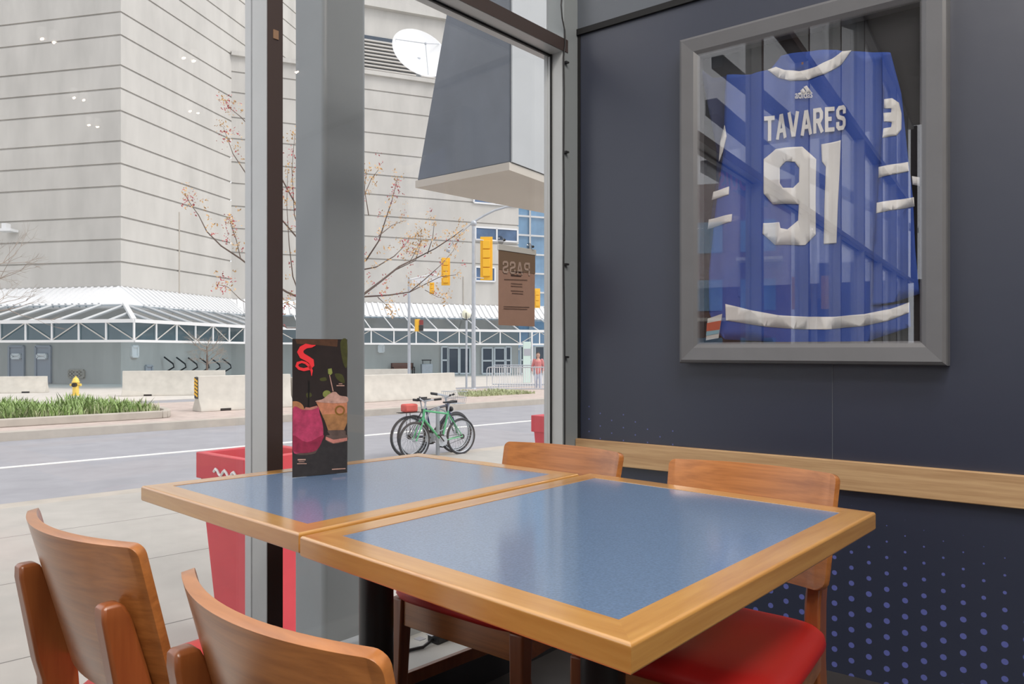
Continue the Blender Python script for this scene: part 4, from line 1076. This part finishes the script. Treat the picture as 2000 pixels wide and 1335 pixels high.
# ------------------------------------------------------------------ added fill panels, and the ceiling spotlights
for i, (x, y) in enumerate(FILL_PANELS):
    e = empty('fill_panel', (x, y, CEIL), 0, 'unseen ceiling light panel added to brighten the dining room', 'ceiling light', 'added ceiling fill panels')
    MB().b2((-.62, -.32, -.035), (.62, .32, -.02)).build('fill_diffuser', M['lamp'], e)
    MB().b2((-.65, -.35, -.025), (.65, .35, 0)).build('frame', M['white'], e, bevel=.004)
def mirror_hit(px, py, zt_):
    r = Vector(((px - CX) / F, 1, (HY - py) / F)); o = Vector((0, 0, CAMZ)); n = NI
    k = ((A0 - NI * GY) - o).dot(n) / r.dot(n); p = o + r * k; r2 = r - 2 * r.dot(n) * n
    t = (zt_ - p.z) / r2.z; return p + r2 * t
for (px, py), wh in zip(((95, 78), (370, 115), (155, 192), (380, 218), (183, 245), (590, 142), (382, 264)), ('topmost of the left three', 'topmost right of the building corner', 'middle of the left three', 'middle one right of the building corner', 'lowest of the left three', 'the one on the grey column', 'lowest right of the building corner')):
    p = mirror_hit(px, py, 2.75)
    e = empty('ceiling_spotlight', (p.x, p.y, 2.75), WRZ, 'twin headed ceiling spotlight, its window reflection ' + wh, 'spotlight', 'twin ceiling spotlights')
    MB().tube([(0, 0, .08), (0, 0, CEIL - 2.75)], .008, 6).b2((-.1, -.012, .06), (.1, .012, .08)).build('stem', M['black'], e)
    for s in (-1, 1):
        h = MB().lathe([(.016, .0), (.022, -.0), (.025, .02), (.02, .06), (0, .06)], 14, (s * .03, 0, -.0)).build('lamp_head', M['white'], e, smooth=True)
        MB().ball((s * .03, 0, .0), .008, 10, 8).build('bulb', M['bulb'], h)

# ------------------------------------------------------------------ street seen only in the picture glass (left of the camera)
def rf(px, py, y):
    """window-local (s,z) where the reflection in the picture glass meets plane local y"""
    r = Vector(((px - CX) / F, 1, (HY - py) / F)); o = Vector((0, 0, CAMZ))
    k = ((C - o).dot(NW) - .055) / r.dot(NW); p = o + r * k; r2 = r - 2 * r.dot(NW) * NW
    n = -NI; t = ((A0 - p).dot(n) + y) / r2.dot(n); q = p + r2 * t
    return (q - A0).dot(U), q.z
def rf_dir(px, py):
    r = Vector(((px - CX) / F, 1, (HY - py) / F)); o = Vector((0, 0, CAMZ))
    k = ((C - o).dot(NW) - .055) / r.dot(NW); p = o + r * k; return p, r - 2 * r.dot(NW) * NW
YS = 1.6
sg = empty('hanging_sign', A0, WRZ, 'dark fascia sign with red script and small white GRILL lettering outside the left windows', 'sign')
a = rf(1380, 312, YS); b = rf(1500, 404, YS)
MB().b2((min(a[0], b[0]) , YS, min(a[1], b[1])), (max(a[0], b[0]), YS + .08, max(a[1], b[1]))).build('fascia', mat('sign_navy', (0.02, 0.025, 0.06), 0.5), sg)
def font(txt, quad, name, m, parent, bold=0.0, shear=0.0, y=None, fn=None):
    cu = bpy.data.curves.new(name, 'FONT'); cu.body = txt; cu.offset = bold; cu.shear = shear; cu.extrude = 0.0
    o = bpy.data.objects.new('t', cu); COL.objects.link(o); dg = bpy.context.evaluated_depsgraph_get(); dg.update()
    me = bpy.data.meshes.new_from_object(o.evaluated_get(dg)); bpy.data.objects.remove(o)
    xs = [v.co.x for v in me.vertices]; ysv = [v.co.y for v in me.vertices]; x0, x1_, y0, y1_ = min(xs), max(xs), min(ysv), max(ysv)
    for v in me.vertices:
        u = (v.co.x - x0) / (x1_ - x0); w_ = (v.co.y - y0) / (y1_ - y0); v.co = Vector(fn(u, w_))
    me.name = name; me.materials.clear(); me.materials.append(m); ob = bpy.data.objects.new(name, me); COL.objects.link(ob); ob.parent = parent
    return ob
def sm(x0, x1_, y0, y1_):
    def fn(u, v):
        s_, z_ = rf(x1_ + (x0 - x1_) * u, y1_ + (y0 - y1_) * v, YS); return (s_, YS - .006, z_)
    return fn
font('Louis', None, 'red_script', M['red'], sg, .02, .15, fn=sm(1402, 1478, 318, 372))
font('GRILL', None, 'white_lettering', M['text'], sg, .02, fn=sm(1460, 1491, 362, 374))
mb = MB()
for (q0, q1, wd) in (((1388, 208), (1500, 300), .16), ((1500, 300), (1790, 450), .16), ((1400, 120), (1560, 250), .12), ((1690, 40), (1800, 200), .14), ((1600, 20), (1790, 90), .2)):
    a = rf(*q0, 1.1); b = rf(*q1, 1.1); mb.bar((a[0], 1.1, a[1]), (b[0], 1.1, b[1]), .12, wd)
o = mb.build('canopy_struts', M['panelgrey'], None); o.location = A0; o.rotation_euler = (0, 0, WRZ)
tag(o, 'slanting dark steel struts of the canopy outside the windows left of the camera', 'steel struts')
def block(px0, px1, dist, H, m1, m2, label, fl=3.0, bay=2.6):
    p0, d0 = rf_dir(px0, HY); p1, d1 = rf_dir(px1, HY); a = p0 + d0.normalized() * dist; b = p1 + d1.normalized() * dist
    L = (b - a).length; rz = math.atan2(b.y - a.y, b.x - a.x)
    e = empty('apartment_block', (a.x, a.y, ZG), rz, label, 'building')
    side = 1 if Vector((math.cos(rz + math.pi / 2), math.sin(rz + math.pi / 2), 0)).dot(d0) > 0 else -1
    MB().b2((0, 0, 0), (L, side * 10, H)).build('wall', m1, e)
    wm = MB(); bm_ = MB(); nb = int(L / bay); nf = int(H / fl)
    for i in range(nb):
        for j in range(nf):
            wm.b2((i * bay + .4, -side * .05, j * fl + .9), (i * bay + bay - .5, side * .02, j * fl + 2.5))
            if (i + j) % 2: bm_.b2((i * bay + .2, -side * 1.1, j * fl + .35), (i * bay + bay - .2, 0, j * fl + .5))
    wm.build('window_panes', m2, e); bm_.build('balcony_slabs', M['conc_side'], e)
block(1330, 1545, 38, 10.5, mat('block_brick', (0.22, 0.13, 0.11), .8, var=.2, scale=1), M['bglass'], 'dark brick apartment block with balconies beyond the left windows')
block(1560, 1700, 55, 8, mat('block_grey', (0.20, 0.22, 0.25), .8, var=.2, scale=1), M['dglass'], 'low grey office building beyond the left windows')
p_, d_ = rf_dir(1590, HY); q = p_ + d_.normalized() * 20
e = empty('traffic_pole', (q.x, q.y, ZG), math.atan2(d_.y, d_.x) - R(90), 'traffic pole with two orange-yellow signals beyond the left windows', 'pole')
MB().tube([(0, 0, 0), (0, 0, 5.2)], .08, 8).build('shaft', M['steel'], e)
for sx in (-.38, .38): MB().b2((sx - .2, -.15, 3.0), (sx + .2, .15, 3.9)).build('signal_head', M['yellow'], e)

# ------------------------------------------------------------------ framed jersey
fr = empty('framed_jersey', C, RRZ, 'large dark grey frame with a signed-style blue hockey jersey under glass on the navy wall', 'framed jersey')
fr['label'] = 'large grey frame holding a blue hockey jersey lettered TAVARES 91 on the navy wall'
fo = [wt(1325, 78, .06), wt(1850, -105, .06), wt(1850, 716, .06), wt(1327, 707, .06)]
t0, t1_ = (fo[0][0] + fo[3][0]) / 2, fo[1][0]; zb_ = (fo[2][1] + fo[3][1]) / 2 + .0; ztp = fo[0][1]
bw = .074
O = [(t0, zb_), (t1_, zb_), (t1_, ztp), (t0, ztp)]; I = [(t0 + bw, zb_ + bw), (t1_ - bw, zb_ + bw), (t1_ - bw, ztp - bw), (t0 + bw, ztp - bw)]
prf = [(0, -.001), (0, -.052), (.003, -.060), (.012, -.066), (.055, -.060), (.070, -.050), (1, -.046), (1, -.001)]
for i in range(4):
    j = (i + 1) % 4; rings = []
    for c in (i, j):
        ring = []
        for d_, y in prf:
            k = d_ if d_ == 1 else d_ / bw
            ring.append((O[c][0] + (I[c][0] - O[c][0]) * k, y, O[c][1] + (I[c][1] - O[c][1]) * k))
        rings.append(ring)
    MB().loft(rings).build('frame_moulding', M['frame'], fr)
MB().b2((t0 + .02, -.008, zb_ + .02), (t1_ - .02, -.002, ztp - .02)).build('backing_board', mat('backing_black', (0.012, 0.013, 0.018), .7), fr)
MB().b2((t0 + bw - .01, -.052, zb_ + bw - .01), (t1_ - bw + .01, -.049, ztp - bw + .01)).build('glass', M['fglass'], fr)
JO = .03
def jp(cx, cy): return wt(1300 + cx / 1.8036, cy / 1.8036, JO)
def fold(x, z):
    return .0045 * math.sin(x * 62 + 1.2 * math.sin(z * 2.2)) + .003 * math.sin(x * 31 - z * 4) + .002 * math.sin(z * 23 + x * 17)
def jf(off):
    return lambda x, z: (x, -(JO - .006 + off) - fold(x, z), z)
blue = mat('jersey_blue', (0.020, 0.075, 0.38), 0.65, bump=.15, scale=420, var=.10)
jw = mat('jersey_white', (0.78, 0.78, 0.76), 0.7, bump=.08, scale=300)
def jflat(name, cl, m, parent, off, th=.0012, holes=()):
    o = flat(name, [[jp(*c) for c in cl]] + [[jp(*c) for c in h] for h in holes], m, parent, jf(off), cut=.012, cz=.04)
    return solid(o, th, 0)
js = empty('hockey_jersey', (0, 0, 0)); js.parent = fr
torso = [(360, 245), (300, 262), (215, 262), (205, 330), (205, 520), (185, 640), (165, 800), (150, 950), (150, 1100), (178, 1170), (210, 1195), (430, 1205), (700, 1205), (865, 1150), (858, 1065), (760, 1075), (790, 600), (800, 300), (790, 185), (650, 180), (610, 215), (560, 245), (500, 262), (440, 262), (400, 255)]
tq = jflat('torso', torso, blue, js, 0, .004)
jflat('neck_lining', [(360, 245), (400, 190), (480, 178), (600, 170), (650, 180), (605, 222), (500, 266), (420, 266)], blue, js, -.006)
jflat('right_sleeve', [(765, 188), (795, 190), (830, 330), (850, 520), (872, 700), (882, 880), (897, 1035), (800, 1065), (725, 1078), (735, 880), (755, 600), (768, 380)], blue, js, .010, .004)
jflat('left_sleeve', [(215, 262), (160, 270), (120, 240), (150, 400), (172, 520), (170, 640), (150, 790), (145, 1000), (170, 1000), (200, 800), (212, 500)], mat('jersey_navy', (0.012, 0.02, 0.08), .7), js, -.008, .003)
jflat('collar', [(358, 245), (385, 232), (420, 246), (470, 250), (530, 235), (585, 205), (620, 178), (655, 178), (615, 225), (560, 260), (500, 280), (440, 285), (395, 272)], jw, js, .004)
jflat('hem_stripe', [(212, 1070), (300, 1092), (400, 1110), (500, 1115), (600, 1115), (700, 1105), (790, 1088), (858, 1064), (858, 1100), (780, 1130), (690, 1148), (560, 1160), (450, 1158), (350, 1150), (213, 1128)], jw, js, .003)
for q in ([(752, 590), (800, 580), (855, 571), (858, 603), (800, 615), (752, 627)], [(745, 715), (800, 705), (876, 696), (879, 728), (800, 740), (744, 752)]): jflat('sleeve_stripe', q, jw, js, .013)
jflat('sleeve_stripe', [(868, 620), (901, 627), (901, 658), (870, 650)], jw, js, .006)
for q in ([(165, 674), (225, 657), (224, 685), (160, 703)], [(150, 772), (236, 754), (234, 780), (146, 806)]): jflat('sleeve_stripe', q, jw, js, .004)
jflat('sleeve_number', [(207, 440), (216, 480), (200, 535), (184, 568), (190, 500)], jw, js, .004)
jflat('sleeve_number', [(772, 352), (800, 348), (822, 362), (831, 400), (831, 455), (815, 478), (766, 488), (770, 455), (796, 450), (799, 432), (771, 430), (770, 400), (796, 398), (797, 384), (772, 384)], jw, js, .013)
nine = [(385, 523), (480, 515), (530, 560), (528, 825), (490, 862), (385, 862), (340, 822), (342, 785), (400, 782), (405, 803), (430, 808), (465, 775), (468, 718), (375, 718), (343, 680), (345, 560)]
hole = [(425, 568), (455, 570), (470, 590), (470, 640), (450, 662), (415, 662), (402, 645), (402, 590)]
jflat('number_nine', nine, jw, js, .004, holes=[hole])
jflat('number_one', [(548, 508), (615, 492), (600, 855), (555, 858), (563, 585), (550, 568)], jw, js, .004)
def tv(u, v, l):
    x = 347 + u * 288; yt = 410 - u * 42; yb_ = 497 - u * 42; t_, z_ = jp(x, yb_ + (yt - yb_) * v); return (t_, -(JO + .0005 + l * .0015) - fold(t_, z_), z_)
word('TAVARES', [.55, .62, .6, .62, .55, .5, .56], .10, .17, tv).build('name_lettering', jw, js)
def ad(x0, x1_, y0, y1_):
    def fn(u, v):
        t_, z_ = jp(x0 + (x1_ - x0) * u, y1_ + (y0 - y1_) * v - u * 4); return (t_, -(JO + .002) - fold(t_, z_), z_)
    return fn
font('adidas', None, 'maker_lettering', jw, js, .01, fn=ad(458, 519, 322, 349))
for q in ([(466, 329), (474, 325), (480, 333), (469, 335)], [(474, 319), (484, 310), (499, 331), (484, 333)], [(485, 306), (496, 300), (516, 327), (503, 330)]): jflat('maker_mark', q, jw, js, .004)
# neck tag and card at lower left
q = jp(481, 222); MB().box((q[0], -.027, q[1]), (.006, .002, .008)).build('neck_tag', mat('tag_brown', (0.25, 0.12, 0.08), .7), js)
MB().loft([[(jp(*c)[0], y, jp(*c)[1]) for c in ((152, 1122), (203, 1105), (190, 1190), (146, 1198))] for y in (-.040, -.0385)]).build('ticket', mat('ticket_white', (0.6, 0.6, 0.58), .6), fr)
for nm, ca, m_ in (('ticket_band', ((150, 1138), (200, 1128), (194, 1160), (148, 1166)), mat('ticket_red', (0.55, 0.12, 0.06), .6)), ('ticket_band', ((148, 1168), (194, 1162), (191, 1174), (147, 1182)), mat('ticket_blue', (0.25, 0.45, 0.55), .6))):
    MB().loft([[(jp(*c)[0], y, jp(*c)[1]) for c in ca] for y in (-.0412, -.0402)]).build(nm, m_, fr)

# ------------------------------------------------------------------ tables
TZ = 0.75
def table(N, Rr, Fq, L, label, pcol):
    P = [Vector((*p, 0)) for p in (N, Rr, Fq, L)]; c = sum(P, Vector()) / 4
    ex = ((P[1] - P[0]) + (P[2] - P[3])).normalized(); rz = math.atan2(ex.y, ex.x)
    e = empty('square_table', (c.x, c.y, 0), rz, label, 'table')
    Mi = Matrix.Rotation(-rz, 4, 'Z'); Lq = [Mi @ (p - c) for p in P]
    b = .048
    def inset(i):
        p, a, n = Lq[i], Lq[i - 1], Lq[(i + 1) % 4]; d1 = (a - p).normalized(); d2 = (n - p).normalized(); s = abs(d1.cross(d2).z); return p + (d1 + d2) * (b / s)
    In = [inset(i) for i in range(4)]
    th = .034
    prf = [(0, -th + .004), (0, -.005), (.0007, -.0025), (.0022, -.0008), (.005, 0), (b, 0), (b, -th), (.004, -th), (.0012, -th + .0013)]
    for i in range(4):
        j = (i + 1) % 4; rings = []
        # intermediate rings keep the outer vertical corner rounded
        def ring(cnr, other):
            return [(Lq[cnr] + (In[cnr] - Lq[cnr]) * (d / b)) + Vector((0, 0, TZ + z)) for d, z in prf]
        rings = [ring(i, j), ring(j, i)]
        ob = MB().loft(rings).build('edge_board', M['edge_x'] if i % 2 == 0 else M['edge_y'], e, smooth=True); wn = ob.modifiers.new('wn', 'WEIGHTED_NORMAL'); wn.keep_sharp = True; wn.weight = 100
    MB().prism([(p.x, p.y) for p in In], th - .006, 'z', TZ - th + .005).build('laminate_top', M['lam'], e)
    pc_ = Mi @ (Vector((*pcol, 0)) - c)
    x, y = pc_.x, pc_.y
    MB().lathe([(.039, .03), (.039, TZ - th - .012)], 32, (x, y, 0)).build('pedestal', M['pole'], e, smooth=True)
    MB().b2((x - .2, y - .03, TZ - th - .014), (x + .2, y + .03, TZ - th)).b2((x - .03, y - .2, TZ - th - .014), (x + .03, y + .2, TZ - th)).build('top_bracket', M['pole'], e)
    mb = MB()
    for a in (0, 1.5708):
        d = Vector((math.cos(a), math.sin(a), 0)); mb.bar(Vector((x, y, .018)) - d * .27, Vector((x, y, .018)) + d * .27, .07, .034)
    mb.build('cross_base', M['pole'], e, bevel=.006)
    return e
table((.122, .7755), (.676, 1.4085), (.191, 1.858), (-.343, 1.2265), 'nearer square table with blue laminate top and beech edging', (.158, 1.317))
table((-.3505, 1.244), (.163, 1.848), (-.272, 2.22), (-.823, 1.682), 'square blue topped table beside the window, carrying the drinks card', (-.308, 1.72))

# ------------------------------------------------------------------ chairs
def make_chair(label):
    e = empty('dining_chair', (0, 0, 0), 0, label, 'chair', None)
    # curved back panel
    zt_, zb2 = .79, .555; pts = []
    def corner(cx, cz, r, a0, a1, n=5): return [(cx + r * math.cos(R(a0 + (a1 - a0) * k / n)), cz + r * math.sin(R(a0 + (a1 - a0) * k / n))) for k in range(n + 1)]
    r1, r2 = .014, .026
    pts += corner(.192 - r1, zt_ - r1, r1, 90, 0); pts += corner(.184 - r2, zb2 + r2, r2, 0, -90)
    pts += corner(-.184 + r2, zb2 + r2, r2, -90, -180); pts += corner(-.192 + r1, zt_ - r1, r1, 180, 90)
    def bk(x, z): return (x, -.238 + .048 * (x / .2) ** 2 + (zt_ - z) * .27, z)
    o = flat('backrest', [pts], M['ply'], e, bk, cut=.02); solid(o, .015, 0, .004)
    for s in (-1, 1):
        secs = []
        for y, z, hx, hy in ((-.255, 0, .013, .016), (-.205, .20, .015, .022), (-.166, .40, .016, .029), (-.172, .52, .016, .027), (-.182, .555, .016, .026), (-.196, .62, .016, .023), (-.212, .690, .0155, .019), (-.216, .706, .014, .015), (-.218, .712, .010, .010)):
            x = s * .152
            secs.append([(x - hx, y - hy, z), (x + hx, y - hy, z), (x + hx, y + hy, z), (x - hx, y + hy, z)])
        MB().loft(secs).build('leg', M['leg'], e, bevel=.005, seg=3)
    for s in (-1, 1):
        secs = []
        for x, y, z, h in ((s * .190, .225, 0, .011), (s * .188, .215, .25, .016), (s * .185, .208, .452, .019)):
            secs.append([(x - h, y - h, z), (x + h, y - h, z), (x + h, y + h, z), (x - h, y + h, z)])
        MB().loft(secs).build('leg', M['leg'], e, bevel=.005, seg=3)
    MB().b2((-.168, .198, .387), (.168, .220, .450)).build('seat_rail', M['ply'], e, bevel=.002)
    MB().b2((-.138, -.180, .387), (.138, -.158, .450)).build('seat_rail', M['ply'], e, bevel=.002)
    for s in (-1, 1):
        MB().bar((s * .158, -.155, .419), (s * .187, .195, .419), .02, .063).build('seat_rail', M['ply'], e, bevel=.002)
        MB().bar((s * .153, -.203, .245), (s * .187, .208, .245), .016, .032).build('stretcher', M['leg'], e, bevel=.002)
    # padded seat
    def seat_ring(k, z):
        out = []; n = 44
        for i in range(n):
            a = 2 * math.pi * i / n; c, s_ = math.cos(a), math.sin(a); p = .33
            x = abs(c) ** p * (1 if c > 0 else -1); y = abs(s_) ** p * (1 if s_ > 0 else -1)
            hw = .205 + .010 * y
            out.append((x * hw * k, y * .200 * k + .045, z))
        return out
    MB().loft([seat_ring(.90, .450), seat_ring(.97, .454), seat_ring(1.0, .464), seat_ring(.985, .478), seat_ring(.93, .489), seat_ring(.80, .496), seat_ring(.55, .501), seat_ring(.2, .503)]).build('seat_pad', M['vinyl'], e, smooth='all')
    return e
ch = make_chair('beech chair seen from behind at the left edge of the photo')
places = [
 ((-.80, 1.257), (-.491, 1.002), 'beech chair with red seat seen from behind at the far left of the photo'),
 ((-.398, .914), (-.105, .640), 'beech chair closest to the camera, its back cut off by the bottom edge'),
 ((.278, 1.914), (-.022, 2.16), 'beech chair beyond the window table, beside the corner window post'),
 ((.687, 1.577), (.369, 1.82), 'beech chair with bright red seat beyond the nearer table, by the navy wall'),
]
for i, (a, b, lab) in enumerate(places):
    o = ch if i == 0 else copy_tree(ch)
    a = Vector(a); b = Vector(b); d = (b - a).normalized(); f = Vector((-d.y, d.x)); rz = math.atan2(d.y, d.x)   # local +x along d, +y faces f
    m_ = (a + b) / 2
    k_ = .197 if i < 2 else .19
    o.location = (m_.x + f.x * k_, m_.y + f.y * k_, 0); o.rotation_euler = (0, 0, rz)
    o['label'] = lab; o['group'] = 'beech dining chairs around the two tables'

# ------------------------------------------------------------------ drinks card
ca, cb = G(571, 932, TZ), G(678, 922, TZ)
card = empty('drinks_card', (ca.x, ca.y, TZ), math.atan2(cb.y - ca.y, cb.x - ca.x), 'tall dark tabletop card picturing two pink cocktails, standing on the window table', 'menu card')
CW = (cb - ca).length; CH = .3275
dark = mat('card_dark', (0.018, 0.012, 0.012), .45, var=.25, scale=30)
MB().b2((0, -.0008, 0), (CW, .0008, CH)).build('front_panel', dark, card)
MB().loft([[(.03, .001, CH), (CW - .01, .001, CH), (CW - .01, .045, 0.0), (.05, .045, 0.0)], [(.03, .0022, CH), (CW - .01, .0022, CH), (CW - .01, .0465, 0.0), (.05, .0465, 0.0)]]).build('back_panel', dark, card)
def cp(c):
    cx, cy = c; u = (cx - 137) / (441 + (cy - 103) / 1112 * 14); v = 1 - (cy - 98 - 5 * u) / (1155 - 43 * u); return (u * CW, v * CH)
def cflat(name, cl, m, lay, holes=(), smooth=False):
    y = -.0010 - lay * .00025
    if smooth:
        n = len(cl); out = []
        for i in range(n):
            p0, p1, p2, p3 = [Vector(cl[(i + k) % n]) for k in (-1, 0, 1, 2)]
            for t in (0, .25, .5, .75):
                out.append(tuple(0.5 * ((2 * p1) + (p2 - p0) * t + (2 * p0 - 5 * p1 + 4 * p2 - p3) * t * t + (3 * p1 - p0 - 3 * p2 + p3) * t ** 3)))
        cl = [(max(138, x), y_) for x, y_ in out]
    return flat(name, [[cp(c) for c in cl]] + [[cp(c) for c in h] for h in holes], m, card, lambda x, z: (x, y, z))
cm = {k: mat('print_' + k, tuple(c * .72 for c in v), .45, var=.3, scale=60) for k, v in dict(grey=(.030, .026, .028), brown=(.10, .045, .025), green=(.07, .075, .02), lime=(.26, .30, .08), pink=(.52, .05, .14), pinkd=(.33, .02, .07), pale=(.62, .24, .20), peach=(.62, .25, .14), amber=(.42, .20, .08), foam=(.60, .36, .30), glassy=(.12, .08, .07), orange=(.50, .22, .10), white=(.8, .8, .8)).items()}
cflat('table_print', [(137, 1010), (350, 950), (590, 900), (592, 1215), (137, 1250)], cm['grey'], 0)
cflat('stripe_print', [(160, 103), (500, 103), (495, 165), (330, 150), (170, 140)], cm['brown'], 0)
for q in ([(520, 130), (575, 110), (578, 330), (545, 300)], [(355, 430), (400, 420), (410, 445), (365, 450)], [(245, 555), (280, 548), (290, 575), (255, 590)], [(480, 390), (540, 400), (560, 470), (500, 440)]): cflat('foliage_print', q, cm['green'], 0, smooth=True)
cflat('lime_print', [(420, 350), (450, 345), (458, 385), (440, 402), (422, 390)], cm['lime'], 1)
# left goblet
def arcpts(cx, cy, rx, ry, a0, a1, n=14): return [(cx + rx * math.cos(R(a0 + (a1 - a0) * k / n)), cy + ry * math.sin(R(a0 + (a1 - a0) * k / n))) for k in range(n + 1)]
cflat('orange_slice', [(138, 618)] + arcpts(150, 690, 80, 74, -80, 10) + [(138, 700)], cm['orange'], 1)
cflat('goblet_drink', [(138, 680), (225, 690), (335, 660), (355, 720), (378, 800), (386, 880), (375, 950), (345, 1010), (300, 1040), (200, 1050), (138, 1020)], cm['pink'], 2, smooth=True)
cflat('goblet_shade', [(138, 900), (250, 960), (384, 900), (375, 950), (345, 1010), (300, 1040), (200, 1050), (138, 1020)], cm['pinkd'], 3, smooth=True)
cflat('crushed_ice', [(225, 690), (240, 668), (270, 672), (300, 664), (333, 655), (338, 672), (290, 690)], cm['pale'], 3)
cflat('goblet_foot', [(160, 1050), (200, 1052), (300, 1040), (345, 1015), (320, 1055), (240, 1068), (170, 1064)], cm['glassy'], 1)
cflat('drinking_straw', [(260, 452), (274, 452), (270, 665), (258, 665)], mat('print_black', (.006, .006, .006), .4), 1)
# right glass
cflat('margarita_drink', [(322, 618), (583, 622), (584, 800), (560, 860), (425, 862), (400, 790), (360, 700)], cm['peach'], 1)
cflat('drink_lower', [(372, 730), (584, 720), (584, 800), (560, 860), (425, 862), (400, 790)], cm['amber'], 2)
cflat('foam', [(322, 616), (380, 600), (430, 560), (480, 540), (520, 572), (583, 585), (583, 628), (480, 636), (340, 626)], cm['foam'], 3, smooth=True)
cflat('kiwi_slice', arcpts(412, 560, 34, 32, 0, 340), cm['lime'], 2)
cflat('pickle_ring', arcpts(522, 697, 44, 42, 0, 345), mat('print_olive', (.20, .10, .02), .4), 3, holes=[arcpts(522, 697, 30, 28, 0, 345)])
cflat('drinking_straw', [(430, 402), (436, 400), (468, 535), (460, 540)], cm['foam'], 2)
cflat('glass_foot', [(425, 862), (560, 860), (575, 900), (586, 905), (587, 950), (470, 975), (405, 940), (410, 905), (440, 900)], cm['glassy'], 1, smooth=True)
cflat('foot_highlight', [(408, 915), (470, 940), (586, 925), (586, 950), (470, 972), (404, 940)], cm['pale'], 2)
# red monogram
mb = MB(); sp_ = [(318, 152), (285, 160), (245, 158), (210, 178), (196, 208), (212, 240), (250, 262), (283, 285), (290, 318), (268, 345), (225, 355), (188, 345), (170, 325), (178, 300), (210, 290), (240, 300), (272, 330), (288, 365), (287, 408)]
tw = [4, 22, 36, 40, 44, 46, 44, 44, 34, 26, 24, 22, 20, 20, 18, 18, 22, 18, 3]
sc_ = CW / 448
stroke_bm(mb, [cp(c) for c in sp_], [t * sc_ for t in tw], lambda u, v, l: (u, -.0012 - .0008 * l, v), 0)
mb.build('red_monogram', M['red'], card)
mb = MB()
for (x0, x1_, y, h) in ((178, 242, 1105, 10), (186, 232, 1122, 5), (174, 250, 1138, 6), (510, 540, 475, 6), (492, 558, 490, 8), (460, 575, 1188, 8)):
    a = cp((x0, y)); b = cp((x1_, y - (6 if x0 == 460 else 0))); mb.bar((a[0], -.0014, a[1]), (b[0], -.0014, b[1]), .0006, h * sc_)
mb.build('small_print', cm['foam'], card)
# chair for physics: nothing else
